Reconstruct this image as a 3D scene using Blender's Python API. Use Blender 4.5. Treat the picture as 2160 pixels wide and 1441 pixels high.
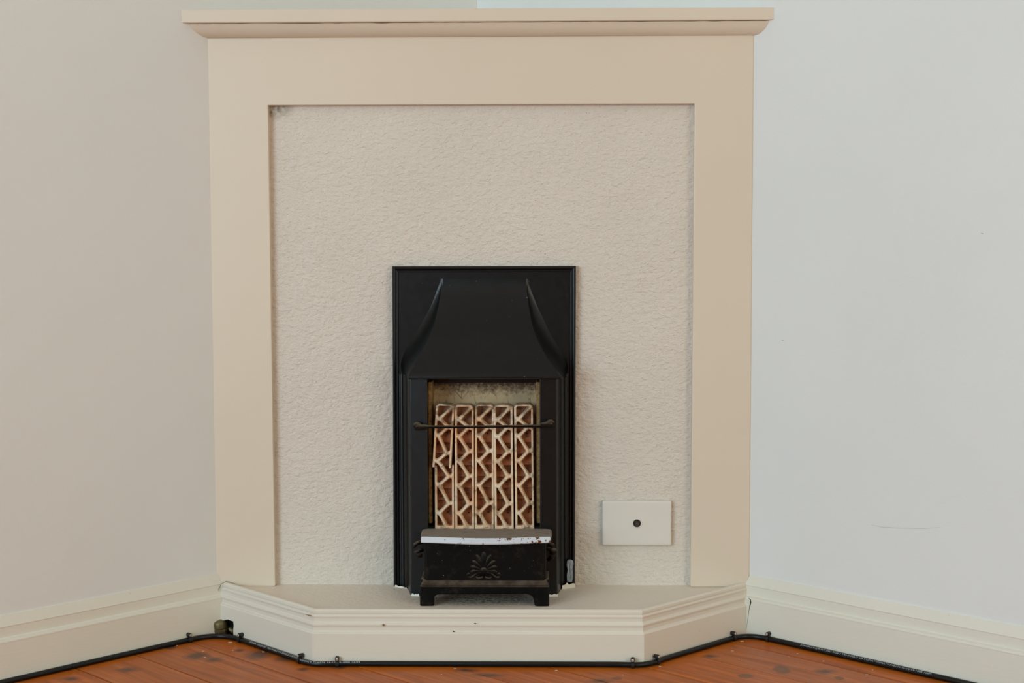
import bpy, bmesh, math, random
from mathutils import Vector, Matrix, noise
random.seed(7)
S = bpy.context.scene
COL = S.collection
for _o in list(bpy.data.objects):
    bpy.data.objects.remove(_o)

# ------------------------------------------------------------------ camera
W, H, F = 2160.0, 1441.0, 3147.83
PITCH, YAW, ROLL = -0.06789, -0.02009, -0.00279
HZ = 0.0796                                   # height of the hearth above the floor
CAM = Vector((0.03, -F / 1267.0, 0.58394 + HZ))
_w = Vector((math.sin(YAW) * math.cos(PITCH), math.cos(YAW) * math.cos(PITCH), math.sin(PITCH)))
_r = Vector((math.cos(YAW), -math.sin(YAW), 0))
_u = _r.cross(_w)
_r2 = _r * math.cos(ROLL) + _u * math.sin(ROLL)
_u2 = -_r * math.sin(ROLL) + _u * math.cos(ROLL)
cam = bpy.data.cameras.new('camera')
cam.sensor_width = 36.0
cam.lens = F * 36.0 / W
camo = bpy.data.objects.new('camera', cam)
COL.objects.link(camo)
camo.matrix_world = Matrix(((_r2.x, _u2.x, -_w.x, CAM.x), (_r2.y, _u2.y, -_w.y, CAM.y), (_r2.z, _u2.z, -_w.z, CAM.z), (0, 0, 0, 1)))
S.camera = camo

# ------------------------------------------------------------------ room plan (metres; fireplace front is y = 0)
AL, AR = math.pi / 4 + 0.03509, math.pi / 4 - 0.01976
LD = Vector((-math.cos(AL), -math.sin(AL)))   # along the left wall, away from the fireplace
RD = Vector((math.cos(AR), -math.sin(AR)))    # along the right wall
LN = Vector((math.sin(AL), -math.cos(AL)))    # left wall normal, into the room
RN = Vector((-math.sin(AR), -math.cos(AR)))   # right wall normal, into the room
XL, XR = -0.52129, 0.38116
L0, R0 = Vector((XL, 0)), Vector((XR, 0))
_t = (R0 - L0)
_den = LD.x * RD.y - LD.y * RD.x
CORNER = L0 + LD * ((_t.x * RD.y - _t.y * RD.x) / _den)
ROOM, CEIL = 5.8, 2.75

# ------------------------------------------------------------------ world, lights, exposure
wd = bpy.data.worlds.new('sky')
S.world = wd
wd.use_nodes = True
wd.node_tree.nodes['Background'].inputs[0].default_value = (0.62, 0.76, 1.0, 1)
wd.node_tree.nodes['Background'].inputs[1].default_value = 1.0


def area(name, loc, target, sx, sy, power, col):
    l = bpy.data.lights.new(name, 'AREA')
    l.shape = 'RECTANGLE'
    l.size, l.size_y, l.energy, l.color = sx, sy, power, col
    o = bpy.data.objects.new(name, l)
    COL.objects.link(o)
    o.location = loc
    o.rotation_euler = (Vector(target) - Vector(loc)).to_track_quat('-Z', 'Y').to_euler()
    return o


WIN1 = (0.2, 2.6, 0.45, 2.15)               # along the wall, then heights: window facing the right wall
WIN2 = (0.25, 2.45, 0.45, 2.15)                 # window facing the left wall
_c1 = CORNER + LD * (ROOM + 0.12) + RD * (WIN1[0] + WIN1[1]) / 2
_c2 = CORNER + RD * (ROOM + 0.12) + LD * (WIN2[0] + WIN2[1]) / 2
area('daylight', (_c1.x, _c1.y, 1.3), (_c1.x - LD.x, _c1.y - LD.y, 1.3), 2.4, 1.7, 156, (0.73, 1.0, 1.12))
area('daylight', (_c2.x, _c2.y, 1.3), (_c2.x - RD.x, _c2.y - RD.y, 1.3), 2.2, 1.7, 78, (0.90, 0.86, 0.63))
S.view_settings.view_transform = 'Standard'
S.view_settings.look = 'None'
S.view_settings.gamma = 1.0
S.view_settings.use_curve_mapping = False
S.view_settings.exposure = -0.22


# ------------------------------------------------------------------ geometry helpers
def ray(px, py):
    return _w + _r2 * ((px - W / 2) / F) - _u2 * ((py - H / 2) / F)


def UY(px, py, y):
    d = ray(px, py)
    return CAM + d * ((y - CAM.y) / d.y)


def UZ(px, py, z=0.0):
    d = ray(px, py)
    return CAM + d * ((z - CAM.z) / d.z)


def UP(px, py, p0, n):
    d = ray(px, py)
    return CAM + d * ((Vector(p0) - CAM).dot(n) / d.dot(n))


def link(name, me, mat, parent=None, smooth=False, bevel=0, seg=2, angle=35):
    o = bpy.data.objects.new(name, me)
    COL.objects.link(o)
    for m in (mat if isinstance(mat, (list, tuple)) else [mat]):
        me.materials.append(m)
    if smooth:
        for p in me.polygons:
            p.use_smooth = True
    if bevel:
        b = o.modifiers.new('bevel', 'BEVEL')
        b.width, b.segments, b.limit_method, b.angle_limit = bevel, seg, 'ANGLE', math.radians(angle)
        b.harden_normals = False
    if parent is not None:
        o.parent = parent
        o.matrix_parent_inverse = Matrix.Translation(-parent.location)
    return o


def fin(bm, name, mat, parent=None, recalc=True, **k):
    if recalc:
        bmesh.ops.recalc_face_normals(bm, faces=bm.faces)
    me = bpy.data.meshes.new(name)
    bm.to_mesh(me)
    bm.free()
    return link(name, me, mat, parent, **k)


def thing(name, label, cat, loc=(0, 0, 0), group=None):
    o = bpy.data.objects.new(name, None)
    o.empty_display_size = 0.05
    COL.objects.link(o)
    o.location = loc
    return tag(o, label, cat, group)


def tag(o, label, cat, group=None):
    o['label'], o['category'] = label, cat
    if group:
        o['group'] = group
    return o


def struct(o):
    o['kind'] = 'structure'
    return o


def box(bm, a, b):
    x0, y0, z0 = [min(a[i], b[i]) for i in range(3)]
    x1, y1, z1 = [max(a[i], b[i]) for i in range(3)]
    v = [bm.verts.new(p) for p in ((x0, y0, z0), (x1, y0, z0), (x1, y1, z0), (x0, y1, z0), (x0, y0, z1), (x1, y0, z1), (x1, y1, z1), (x0, y1, z1))]
    for f in ((0, 3, 2, 1), (4, 5, 6, 7), (0, 1, 5, 4), (1, 2, 6, 5), (2, 3, 7, 6), (3, 0, 4, 7)):
        bm.faces.new([v[i] for i in f])
    return v


def prism(bm, poly, z0, z1):
    """poly: (x, y) list, extruded along z."""
    a = [bm.verts.new((p[0], p[1], z0)) for p in poly]
    b = [bm.verts.new((p[0], p[1], z1)) for p in poly]
    n = len(poly)
    bm.faces.new(a)
    bm.faces.new(b)
    for i in range(n):
        bm.faces.new((a[i], a[(i + 1) % n], b[(i + 1) % n], b[i]))


def prism_y(bm, poly, y0, y1):
    """poly: (x, z) list, extruded along y."""
    a = [bm.verts.new((p[0], y0, p[1])) for p in poly]
    b = [bm.verts.new((p[0], y1, p[1])) for p in poly]
    n = len(poly)
    bm.faces.new(a)
    bm.faces.new(b)
    for i in range(n):
        bm.faces.new((a[i], a[(i + 1) % n], b[(i + 1) % n], b[i]))


def hexa(bm, base, top):
    a = [bm.verts.new(p) for p in base]
    b = [bm.verts.new(p) for p in top]
    bm.faces.new(a)
    bm.faces.new(b)
    for i in range(4):
        bm.faces.new((a[i], a[(i + 1) % 4], b[(i + 1) % 4], b[i]))


def tube(bm, pts, rad, seg=10, cap=True):
    pts = [Vector(p) for p in pts]
    rings = []
    n = len(pts)
    up = Vector((0, 0, 1))
    for i, p in enumerate(pts):
        t = (pts[min(i + 1, n - 1)] - pts[max(i - 1, 0)]).normalized()
        s = t.cross(up)
        if s.length < 1e-3:
            s = t.cross(Vector((0, 1, 0)))
        s.normalize()
        q = s.cross(t)
        r = rad[i] if isinstance(rad, (list, tuple)) else rad
        rings.append([bm.verts.new(p + s * (r * math.cos(2 * math.pi * k / seg)) + q * (r * math.sin(2 * math.pi * k / seg))) for k in range(seg)])
    for a, b in zip(rings, rings[1:]):
        for k in range(seg):
            bm.faces.new((a[k], a[(k + 1) % seg], b[(k + 1) % seg], b[k]))
    if cap:
        bm.faces.new(rings[0])
        bm.faces.new(rings[-1])


def lathe(bm, prof, mat4=None, seg=24):
    """prof: (r, h) list turned round local Z; r = 0 closes an end."""
    M = mat4 or Matrix()
    rings = []
    for r, h in prof:
        if r < 1e-7:
            rings.append([bm.verts.new(M @ Vector((0, 0, h)))])
        else:
            rings.append([bm.verts.new(M @ Vector((r * math.cos(2 * math.pi * k / seg), r * math.sin(2 * math.pi * k / seg), h))) for k in range(seg)])
    for a, b in zip(rings, rings[1:]):
        for k in range(seg):
            k2 = (k + 1) % seg
            if len(a) == 1 and len(b) == 1:
                continue
            if len(a) == 1:
                bm.faces.new((a[0], b[k], b[k2]))
            elif len(b) == 1:
                bm.faces.new((a[k], a[k2], b[0]))
            else:
                bm.faces.new((a[k], a[k2], b[k2], b[k]))


def ellipsoid(bm, c, rx, ry, rz, rot=0.0, seg=12, rings=8):
    M = Matrix.Translation(c) @ Matrix.Rotation(rot, 4, 'Y') @ Matrix.Diagonal((rx, ry, rz, 1))
    prof = [(math.sin(math.pi * i / rings), -math.cos(math.pi * i / rings)) for i in range(rings + 1)]
    prof[0] = (0, -1)
    prof[-1] = (0, 1)
    lathe(bm, prof, M, seg)


def sweep(bm, prof, path, normals, close=True):
    """prof (out, z) swept along a plan polyline; normals[i] is the mitred outward vector at path[i]."""
    rings = []
    for p, n in zip(path, normals):
        rings.append([bm.verts.new((p[0] + n[0] * o, p[1] + n[1] * o, z)) for o, z in prof])
    m = len(prof)
    for a, b in zip(rings, rings[1:]):
        for k in range(m if close else m - 1):
            bm.faces.new((a[k], a[(k + 1) % m], b[(k + 1) % m], b[k]))
    bm.faces.new(rings[0])
    bm.faces.new(rings[-1])


def baked(bm, mods):
    """the mesh after the modifiers listed in mods (name, type, settings)."""
    me = bpy.data.meshes.new('tmp')
    bmesh.ops.recalc_face_normals(bm, faces=bm.faces)
    bm.to_mesh(me)
    bm.free()
    o = bpy.data.objects.new('tmp', me)
    COL.objects.link(o)
    for t, kv in mods:
        m = o.modifiers.new(t, t)
        for k, v in kv.items():
            setattr(m, k, v)
    dg = bpy.context.evaluated_depsgraph_get()
    out = bpy.data.meshes.new_from_object(o.evaluated_get(dg))
    bpy.data.objects.remove(o)
    return out


# ------------------------------------------------------------------ materials
class Mat:
    def __init__(self, name, rough=0.5, metal=0.0, spec=0.5):
        self.m = bpy.data.materials.new(name)
        self.m.use_nodes = True
        self.t = self.m.node_tree
        self.b = self.t.nodes['Principled BSDF']
        self.b.inputs['Roughness'].default_value = rough
        self.b.inputs['Metallic'].default_value = metal
        self.b.inputs['Specular IOR Level'].default_value = spec
        self._tc = None

    def n(self, typ, props=None, **ins):
        nd = self.t.nodes.new('ShaderNode' + typ)
        for k, v in (props or {}).items():
            setattr(nd, k, v)
        for k, v in ins.items():
            key = int(k[1:]) if k[0] == 'i' and k[1:].isdigit() else k.replace('_', ' ')
            self.put(nd.inputs[key], v)
        return nd

    def put(self, sock, v):
        if isinstance(v, bpy.types.NodeSocket):
            self.t.links.new(v, sock)
        elif isinstance(v, (tuple, list)) and sock.type == 'RGBA' and len(v) == 3:
            sock.default_value = (*v, 1)
        else:
            sock.default_value = v

    def pos(self):
        return self.n('NewGeometry').outputs['Position']

    def obj(self):
        return self.n('TexCoord').outputs['Object']

    def math(self, op, a, b=0.0, c=0.0):
        return self.n('Math', {'operation': op}, i0=a, i1=b, i2=c).outputs[0]

    def scaled(self, vec, s, off=None):
        nd = self.n('Mapping', None, Vector=vec)
        nd.inputs['Scale'].default_value = s
        if off is not None:
            self.put(nd.inputs['Location'], off)
        return nd.outputs[0]

    def noise(self, vec, scale, detail=4, rough=0.55, dist=0.0):
        return self.n('TexNoise', None, Vector=vec, Scale=scale, Detail=detail, Roughness=rough, Distortion=dist).outputs['Fac']

    def ramp(self, fac, stops):
        nd = self.n('ValToRGB', None, Fac=fac)
        e = nd.color_ramp.elements
        while len(e) < len(stops):
            e.new(0.5)
        for el, (p, c) in zip(e, stops):
            el.position = p
            el.color = (c, c, c, 1) if isinstance(c, (int, float)) else (*c, 1)
        return nd.outputs[0]

    def mix(self, fac, a, b, mode='MIX'):
        nd = self.n('Mix', {'data_type': 'RGBA', 'blend_type': mode})
        self.put(nd.inputs[0], fac)
        self.put(nd.inputs[6], a)
        self.put(nd.inputs[7], b)
        return nd.outputs[2]

    def color(self, v):
        self.put(self.b.inputs['Base Color'], v)

    def bump(self, h, strength, dist, normal=None):
        nd = self.n('Bump', None, Height=h, Strength=strength, Distance=dist)
        if normal is not None:
            self.put(nd.inputs['Normal'], normal)
        self.t.links.new(nd.outputs[0], self.b.inputs['Normal'])
        return nd.outputs[0]


def painted(name, col, rough, grain=0.25, dirt=0.0, dirtcol=(0.45, 0.33, 0.2), stretch=(1, 1, 1), spec=0.4):
    M = Mat(name, rough, spec=spec)
    p = M.pos()
    big = M.noise(p, 2.2, 3)
    c = M.mix(M.ramp(big, [(0.3, 0.0), (0.75, 1.0)]), tuple(x * 0.97 for x in col), tuple(min(1, x * 1.02) for x in col))
    if dirt:
        sp = M.noise(p, 170, 2)
        c = M.mix(M.math('MULTIPLY', M.ramp(sp, [(0.74, 0.0), (0.80, 1.0)]), dirt), c, dirtcol)
    M.color(c)
    h = M.noise(M.scaled(p, stretch), 260, 3)
    M.bump(h, grain, 0.0006)
    return M.m


M_WALL = painted('wall_paint', (0.80, 0.79, 0.765), 0.62, 0.22)
M_CEIL = painted('ceiling_paint', (0.82, 0.81, 0.79), 0.7, 0.1)
M_REAR = painted('darkened_unseen_wall', (0.26, 0.25, 0.235), 0.7, 0.1)  # unseen walls, made dark to cut bounce light and reflections in the iron
M_CREAM = painted('cream_gloss_paint', (0.735, 0.615, 0.49), 0.38, 0.12, 0.0, stretch=(0.15, 0.15, 1))
M_SKIRT = painted('cream_skirting_paint', (0.785, 0.74, 0.64), 0.36, 0.3, 0.35, stretch=(0.12, 0.12, 1))

M_HSKIRT = painted('cream_skirting_dimmed', (0.75, 0.68, 0.58), 0.36, 0.3, 0.35, stretch=(0.12, 0.12, 1))  # skirting cream darkened to offset the strong frontal light on the hearth

# rough painted render
M = Mat('rough_render', 0.6, spec=0.35)
p = M.pos()
warp = M.n('VectorMath', {'operation': 'ADD'}, i0=p, i1=M.n('VectorMath', {'operation': 'SCALE'}, i0=M.n('TexNoise', None, Vector=p, Scale=60.0, Detail=2.0).outputs['Color'], Scale=0.006).outputs[0]).outputs[0]
n1 = M.noise(M.scaled(warp, (1, 1, 1.5)), 140, 2, 0.5)
n2 = M.noise(M.scaled(warp, (1, 1, 1.4)), 330, 2, 0.5)
base = M.mix(M.ramp(M.noise(p, 5, 3), [(0.3, 0.0), (0.7, 1.0)]), (0.695, 0.61, 0.53), (0.73, 0.645, 0.56))
pit = M.ramp(M.noise(p, 330, 2, 0.5), [(0.71, 0.0), (0.755, 1.0)])
patch = M.ramp(M.noise(p, 14, 2), [(0.45, 0.0), (0.65, 1.0)])
base = M.mix(M.math('MULTIPLY', pit, M.math('MULTIPLY_ADD', patch, 0.5, 0.3)), base, (0.20, 0.14, 0.09))
# soot and mould in the top corner
cx = UY(567, 224, 0.014)
dv = M.n('VectorMath', {'operation': 'DISTANCE'}, i0=M.scaled(p, (0.55, 1, 1), None), i1=(cx.x * 0.55, 0.014, cx.z)).outputs['Value']
mold = M.math('MULTIPLY', M.ramp(dv, [(0.004, 1.0), (0.026, 0.0)]), M.ramp(M.noise(p, 120, 3), [(0.35, 0.2), (0.6, 1.0)]))
base = M.mix(M.math('MULTIPLY', mold, 1.0), base, (0.075, 0.062, 0.022))
M.color(base)
M.bump(M.math('ADD', M.math('MULTIPLY', n1, 0.8), M.math('MULTIPLY', n2, 0.25)), 0.85, 0.0040)
M_RENDER = M.m

M = Mat('painted_hearth', 0.5, spec=0.4)
p = M.pos()
c = M.mix(M.noise(p, 9, 4), (0.78, 0.67, 0.555), (0.85, 0.75, 0.64))
c = M.mix(M.math('MULTIPLY', M.ramp(M.noise(p, 240, 2), [(0.72, 0.0), (0.78, 1.0)]), 0.5), c, (0.25, 0.18, 0.12))
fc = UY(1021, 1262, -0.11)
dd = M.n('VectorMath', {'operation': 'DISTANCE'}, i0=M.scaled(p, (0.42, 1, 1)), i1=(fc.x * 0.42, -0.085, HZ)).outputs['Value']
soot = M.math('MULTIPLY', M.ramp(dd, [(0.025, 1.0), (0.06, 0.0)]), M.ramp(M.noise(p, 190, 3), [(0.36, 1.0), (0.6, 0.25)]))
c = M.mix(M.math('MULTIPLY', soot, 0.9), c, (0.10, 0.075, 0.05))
M.color(c)
M.bump(M.noise(M.scaled(p, (0.85, 1.0, 1)), 170, 3), 0.55, 0.0022)
M_HEARTH = M.m


def iron(name, col, rust, rough, spec=0.36):
    M = Mat(name, rough, spec=spec)
    p = M.pos()
    c = M.mix(M.noise(p, 40, 4), col, tuple(x * 1.6 for x in col))
    if rust:
        r = M.ramp(M.noise(p, 55, 5, 0.65), [(0.52, 0.0), (0.72, 1.0)])
        pt = M.ramp(M.n('NewGeometry').outputs['Pointiness'], [(0.54, 0.0), (0.62, 1.0)])
        c = M.mix(M.math('MULTIPLY', M.math('MAXIMUM', r, pt), rust), c, (0.13, 0.085, 0.055))
    if rust:
        up = M.n('SeparateXYZ', None, Vector=M.n('NewGeometry').outputs['Normal']).outputs[2]
        du = M.math('MULTIPLY', M.ramp(up, [(0.12, 0.0), (0.75, 1.0)]), M.ramp(M.noise(p, 70, 4), [(0.3, 0.35), (0.65, 1.0)]))
        c = M.mix(M.math('MULTIPLY', du, 0.85), c, (0.15, 0.11, 0.075))
    fleck = M.ramp(M.noise(p, 310, 1, 0.4), [(0.80, 0.0), (0.83, 1.0)])
    c = M.mix(M.math('MULTIPLY', fleck, 0.5), c, (0.45, 0.42, 0.38))
    M.color(c)
    M.put(M.b.inputs['Roughness'], M.math('MULTIPLY_ADD', M.noise(p, 90, 3), 0.16, rough - 0.08))
    M.bump(M.noise(p, 600, 2), 0.05, 0.0008)
    return M.m


M_IRON = iron('black_enamelled_iron', (0.0018, 0.0018, 0.0021), 0.0, 0.36)
M_IRON2 = iron('worn_black_iron', (0.0020, 0.0019, 0.0018), 0.16, 0.5, 0.10)
M_DARK = iron('recess_dark', (0.006, 0.005, 0.004), 0.0, 0.85)  # matt near-black; on the pipe hole liner it paints in the shade

M = Mat('stained_fireback', 0.6)
p = M.pos()
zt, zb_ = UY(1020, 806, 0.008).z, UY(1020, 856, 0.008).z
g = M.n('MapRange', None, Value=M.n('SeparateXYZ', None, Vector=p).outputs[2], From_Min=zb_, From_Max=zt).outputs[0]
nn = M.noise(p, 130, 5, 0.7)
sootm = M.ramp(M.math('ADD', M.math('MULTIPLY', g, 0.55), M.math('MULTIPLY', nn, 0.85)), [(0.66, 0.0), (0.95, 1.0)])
vor = M.n('TexVoronoi', {'feature': 'DISTANCE_TO_EDGE'}, Vector=M.scaled(p, (1, 1, 0.45)), Scale=85.0).outputs['Distance']
crack = M.math('MULTIPLY', M.ramp(vor, [(0.0, 1.0), (0.05, 0.0)]), M.ramp(M.noise(p, 70, 2), [(0.42, 0.0), (0.6, 0.9)]))
c = M.mix(M.noise(p, 45, 3), (0.52, 0.33, 0.165), (0.66, 0.49, 0.30))
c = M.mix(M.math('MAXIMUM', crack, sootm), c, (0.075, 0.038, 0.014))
M.color(c)
M_LINING = M.m

M = Mat('ochre_fireclay', 0.75)
p = M.pos()
c = M.mix(M.ramp(M.noise(p, 150, 5, 0.7), [(0.4, 0.0), (0.68, 1.0)]), (0.46, 0.27, 0.10), (0.13, 0.07, 0.026))
M.color(c)
M.bump(M.noise(p, 300, 3), 0.4, 0.001)
M_OCHRE = M.m

M = Mat('radiant_ceramic', 0.5)
p = M.pos()
c = M.mix(M.ramp(M.noise(p, 28, 3), [(0.35, 0.0), (0.65, 1.0)]), (0.76, 0.45, 0.26), (0.80, 0.65, 0.48))
c = M.mix(M.math('MULTIPLY', M.ramp(M.noise(p, 75, 4, 0.6), [(0.53, 0.0), (0.68, 1.0)]), 0.75), c, (0.24, 0.145, 0.07))
gz = M.n('MapRange', None, Value=M.n('SeparateXYZ', None, Vector=p).outputs[2], From_Min=UY(1020, 925, -0.04).z, From_Max=UY(1020, 860, -0.04).z).outputs[0]
sx_ = M.ramp(M.math('ADD', M.math('MULTIPLY', gz, 0.22), M.noise(p, 62, 4, 0.6)), [(0.62, 0.0), (0.80, 0.85)])
c = M.mix(sx_, c, (0.16, 0.10, 0.05))
M.color(c)
M.bump(M.noise(p, 350, 2), 0.2, 0.0006)
M_RAD = M.m

M = Mat('radiant_terracotta', 0.7)
p = M.pos()
zt2, zb2 = UY(1020, 852, -0.03).z, UY(1020, 1000, -0.03).z
g = M.n('MapRange', None, Value=M.n('SeparateXYZ', None, Vector=p).outputs[2], From_Min=zb2, From_Max=zt2).outputs[0]
nn = M.noise(p, 60, 4, 0.65)
c = M.mix(nn, (0.23, 0.066, 0.019), (0.50, 0.175, 0.062))
c = M.mix(M.ramp(M.math('ADD', M.math('MULTIPLY', g, 0.5), M.math('MULTIPLY', M.noise(p, 38, 3), 0.6)), [(0.62, 0.0), (0.85, 0.75)]), c, (0.42, 0.29, 0.20))
c = M.mix(M.ramp(M.noise(p, 90, 3), [(0.50, 0.0), (0.66, 0.8)]), c, (0.055, 0.024, 0.010))
M.color(c)
M_TERRA = M.m

M = Mat('dusty_enamel', 0.65)
p = M.pos()
c = M.mix(M.noise(M.scaled(p, (0.15, 1, 1)), 260, 4, 0.65), (0.15, 0.115, 0.085), (0.36, 0.31, 0.26))
c = M.mix(M.ramp(M.noise(p, 60, 3), [(0.58, 0.0), (0.7, 0.5)]), c, (0.13, 0.07, 0.035))
M.color(c)
M_DUST = M.m

M = Mat('chipped_white_enamel', 0.18)
p = M.pos()
gx = M.n('MapRange', None, Value=M.n('SeparateXYZ', None, Vector=p).outputs[0], From_Min=-0.17, From_Max=0.05).outputs[0]
c = M.mix(M.ramp(M.math('ADD', M.noise(p, 150, 3, 0.6), M.math('MULTIPLY', gx, 0.14)), [(0.665, 0.0), (0.69, 1.0)]), (0.68, 0.73, 0.79), (0.14, 0.05, 0.017))
M.color(c)
M_ENAMEL = M.m

M = Mat('tarnished_brass', 0.5, 0.55)
p = M.pos()
M.color(M.mix(M.noise(p, 120, 4), (0.085, 0.072, 0.024), (0.22, 0.165, 0.075)))
M.bump(M.noise(p, 240, 3), 0.3, 0.001)
M_BRASS = M.m


def plain(name, col, rough, metal=0.0, spec=0.5):
    M = Mat(name, rough, metal, spec)
    p = M.pos()
    M.color(M.mix(M.noise(p, 160, 3), tuple(x * 0.85 for x in col), tuple(min(1, x * 1.12) for x in col)))
    return M.m


M_CABLE = plain('black_cable_sheath', (0.006, 0.006, 0.0055), 0.36, 0.0, 0.3)
M_PRINT = plain('cable_print', (0.42, 0.45, 0.48), 0.6)
M_CLIP = plain('black_clip_plastic', (0.014, 0.011, 0.009), 0.42, 0.0, 0.35)
M_NAIL = plain('dull_nail_steel', (0.62, 0.55, 0.48), 0.35, 0.7)
M = Mat('white_plastic', 0.22)
M.color(M.mix(M.noise(M.pos(), 14, 2), (0.735, 0.68, 0.61), (0.755, 0.70, 0.63)))
M_PLATE = M.m
M_SOCK = plain('socket_metal', (0.16, 0.16, 0.145), 0.3, 0.9)
M_SOCKD = plain('socket_core', (0.02, 0.022, 0.02), 0.4)
M_CRACK = plain('crack_shadow', (0.03, 0.018, 0.008), 0.9)
M_SCUFF = plain('grey_scuff', (0.52, 0.50, 0.48), 0.7)
M_STAIN = plain('brown_stain', (0.26, 0.15, 0.07), 0.7)
M = Mat('pale_paint_smear', 0.6)
p = M.pos()
M.color(M.mix(M.ramp(M.noise(M.scaled(p, (4.0, 4.0, 0.35)), 240, 3), [(0.35, 0.0), (0.62, 1.0)]), (0.10, 0.12, 0.15), (0.46, 0.52, 0.58)))
M_SMEAR = M.m
M_FLAKE = plain('pale_paint_flake', (0.62, 0.45, 0.33), 0.6)
M_GAP = plain('dark_subfloor', (0.02, 0.008, 0.004), 0.9)

# varnished pine boards
LY = -0.18167
HXL, HXR = -0.32407, 0.18265
M = Mat('varnished_pine', 0.3, spec=0.15)
p = M.pos()
o = M.obj()
rnd = M.n('ObjectInfo').outputs['Random']
offv = M.n('CombineXYZ', None, X=M.math('MULTIPLY', rnd, 37.0), Y=M.math('MULTIPLY', rnd, 11.0), Z=0.0).outputs[0]
gv = M.scaled(o, (1, 1, 1), offv)
gr = M.noise(M.scaled(gv, (3.0, 42.0, 1.0)), 1.6, 5, 0.6, 0.6)
gr2 = M.noise(M.scaled(gv, (8.0, 210.0, 1.0)), 1.0, 3, 0.6, 0.3)
c = M.mix(M.ramp(gr, [(0.3, 0.0), (0.7, 1.0)]), (0.34, 0.069, 0.008), (0.69, 0.175, 0.030))
c = M.mix(M.math('MULTIPLY', M.ramp(gr2, [(0.35, 1.0), (0.6, 0.0)]), 0.35), c, (0.22, 0.06, 0.022))
c = M.mix(M.math('MULTIPLY', rnd, 0.30), c, (0.34, 0.13, 0.06))


def line(px_, py_, nx, ny):
    s = M.n('VectorMath', {'operation': 'DOT_PRODUCT'}, i0=p, i1=(nx, ny, 0)).outputs['Value']
    return M.math('SUBTRACT', s, px_ * nx + py_ * ny)


q = math.sqrt(0.5)
dh = M.math('MAXIMUM', line(0, LY, 0, -1), M.math('MAXIMUM', line(HXL, LY, -q, -q), line(HXR, LY, q, -q)))
dm = M.math('MINIMUM', dh, M.math('MINIMUM', line(L0.x, L0.y, LN.x, LN.y), line(R0.x, R0.y, RN.x, RN.y)))
wob = M.math('MULTIPLY_ADD', M.noise(p, 16, 3), 0.055, -0.027)
band = M.ramp(M.math('ADD', dm, wob), [(0.034, 1.0), (0.05, 0.0)])
c = M.mix(M.math('MULTIPLY', band, 0.9), c, M.mix(M.noise(p, 30, 3), (0.33, 0.066, 0.005), (0.60, 0.16, 0.012)))


def blob(px_, py_, rx, ry, soft=0.5):
    a = UZ(px_, py_)
    ex = abs(UZ(px_ + rx, py_).x - a.x)
    ey = abs(UZ(px_, py_ + ry).y - a.y)
    d = M.n('VectorMath', {'operation': 'SUBTRACT'}, i0=p, i1=tuple(a)).outputs[0]
    d = M.scaled(d, (1 / ex, 1 / ey, 0))
    ln = M.n('VectorMath', {'operation': 'LENGTH'}, i0=d).outputs['Value']
    ln = M.math('ADD', ln, M.math('MULTIPLY_ADD', M.noise(p, 70, 3), 0.8, -0.55))
    return M.ramp(ln, [(1 - soft, 1.0), (1.0, 0.0)])


sm = None
for bx in ((415, 1384, 30, 10), (545, 1381, 34, 13), (606, 1389, 30, 8), (270, 1413, 26, 6), (360, 1366, 16, 5), (985, 1414, 30, 5), (715, 1407, 20, 5), (1030, 1424, 40, 5), (1265, 1436, 30, 5), (450, 1392, 22, 6), (505, 1372, 14, 4), (640, 1412, 16, 4), (1500, 1384, 18, 4), (1740, 1416, 26, 6), (150, 1432, 24, 5)):
    b = blob(*bx, 0.85)
    sm = b if sm is None else M.math('MAXIMUM', sm, b)
c = M.mix(M.math('MULTIPLY', sm, 0.85), c, (0.075, 0.046, 0.032))
kn = None
for bx in ((1649, 1412, 17, 9), (1572, 1426, 17, 5), (1300, 1431, 12, 3), (1770, 1430, 10, 4)):
    b = blob(*bx, 0.35)
    kn = b if kn is None else M.math('MAXIMUM', kn, b)
c = M.mix(M.math('MULTIPLY', kn, 0.75), c, (0.15, 0.072, 0.04))
fl = M.ramp(M.noise(p, 95, 2), [(0.70, 0.0), (0.74, 1.0)])
c = M.mix(M.math('MULTIPLY', fl, 0.45), c, (0.11, 0.035, 0.014))
M.color(c)
M.put(M.b.inputs['Roughness'], M.math('MULTIPLY_ADD', M.noise(p, 22, 3), 0.22, 0.26))
M.bump(gr2, 0.12, 0.0008)
M_PINE = M.m


# ------------------------------------------------------------------ room shell
def wall_poly(name, a, b, nrm, mat, opening=None, thick=0.12, z1=CEIL):
    """wall from plan point a to b; nrm points into the room; opening = (s0, s1, z0, z1) along a->b."""
    d = (b - a)
    ln = d.length
    d.normalize()
    bm = bmesh.new()

    def pc(s0, s1, za, zb):
        q_ = [a + d * s0, a + d * s1, a + d * s1 - nrm * thick, a + d * s0 - nrm * thick]
        prism(bm, [(v.x, v.y) for v in q_], za, zb)
    if opening is None:
        pc(0, ln, 0, z1)
    else:
        s0, s1, za, zb = opening
        pc(0, s0, 0, z1)
        pc(s1, ln, 0, z1)
        pc(s0, s1, 0, za)
        pc(s0, s1, zb, z1)
    return struct(fin(bm, name, mat))


EL, ER = CORNER + LD * ROOM, CORNER + RD * ROOM
EO = EL + RD * ROOM
wall_poly('wall_left', CORNER, EL, LN, M_WALL)
wall_poly('wall_right', CORNER, ER, RN, M_WALL)
_rn = -LD
wall_poly('wall_rear', EL, EO, _rn, M_REAR, opening=WIN1)
_fn = -RD
wall_poly('wall_front', ER, ER + LD * ROOM, _fn, M_REAR, opening=WIN2)
bm = bmesh.new()
prism(bm, [tuple(CORNER - LD * 0.0), tuple(EL), tuple(EO), tuple(ER)], CEIL, CEIL + 0.08)
struct(fin(bm, 'ceiling', M_CEIL))

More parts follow.
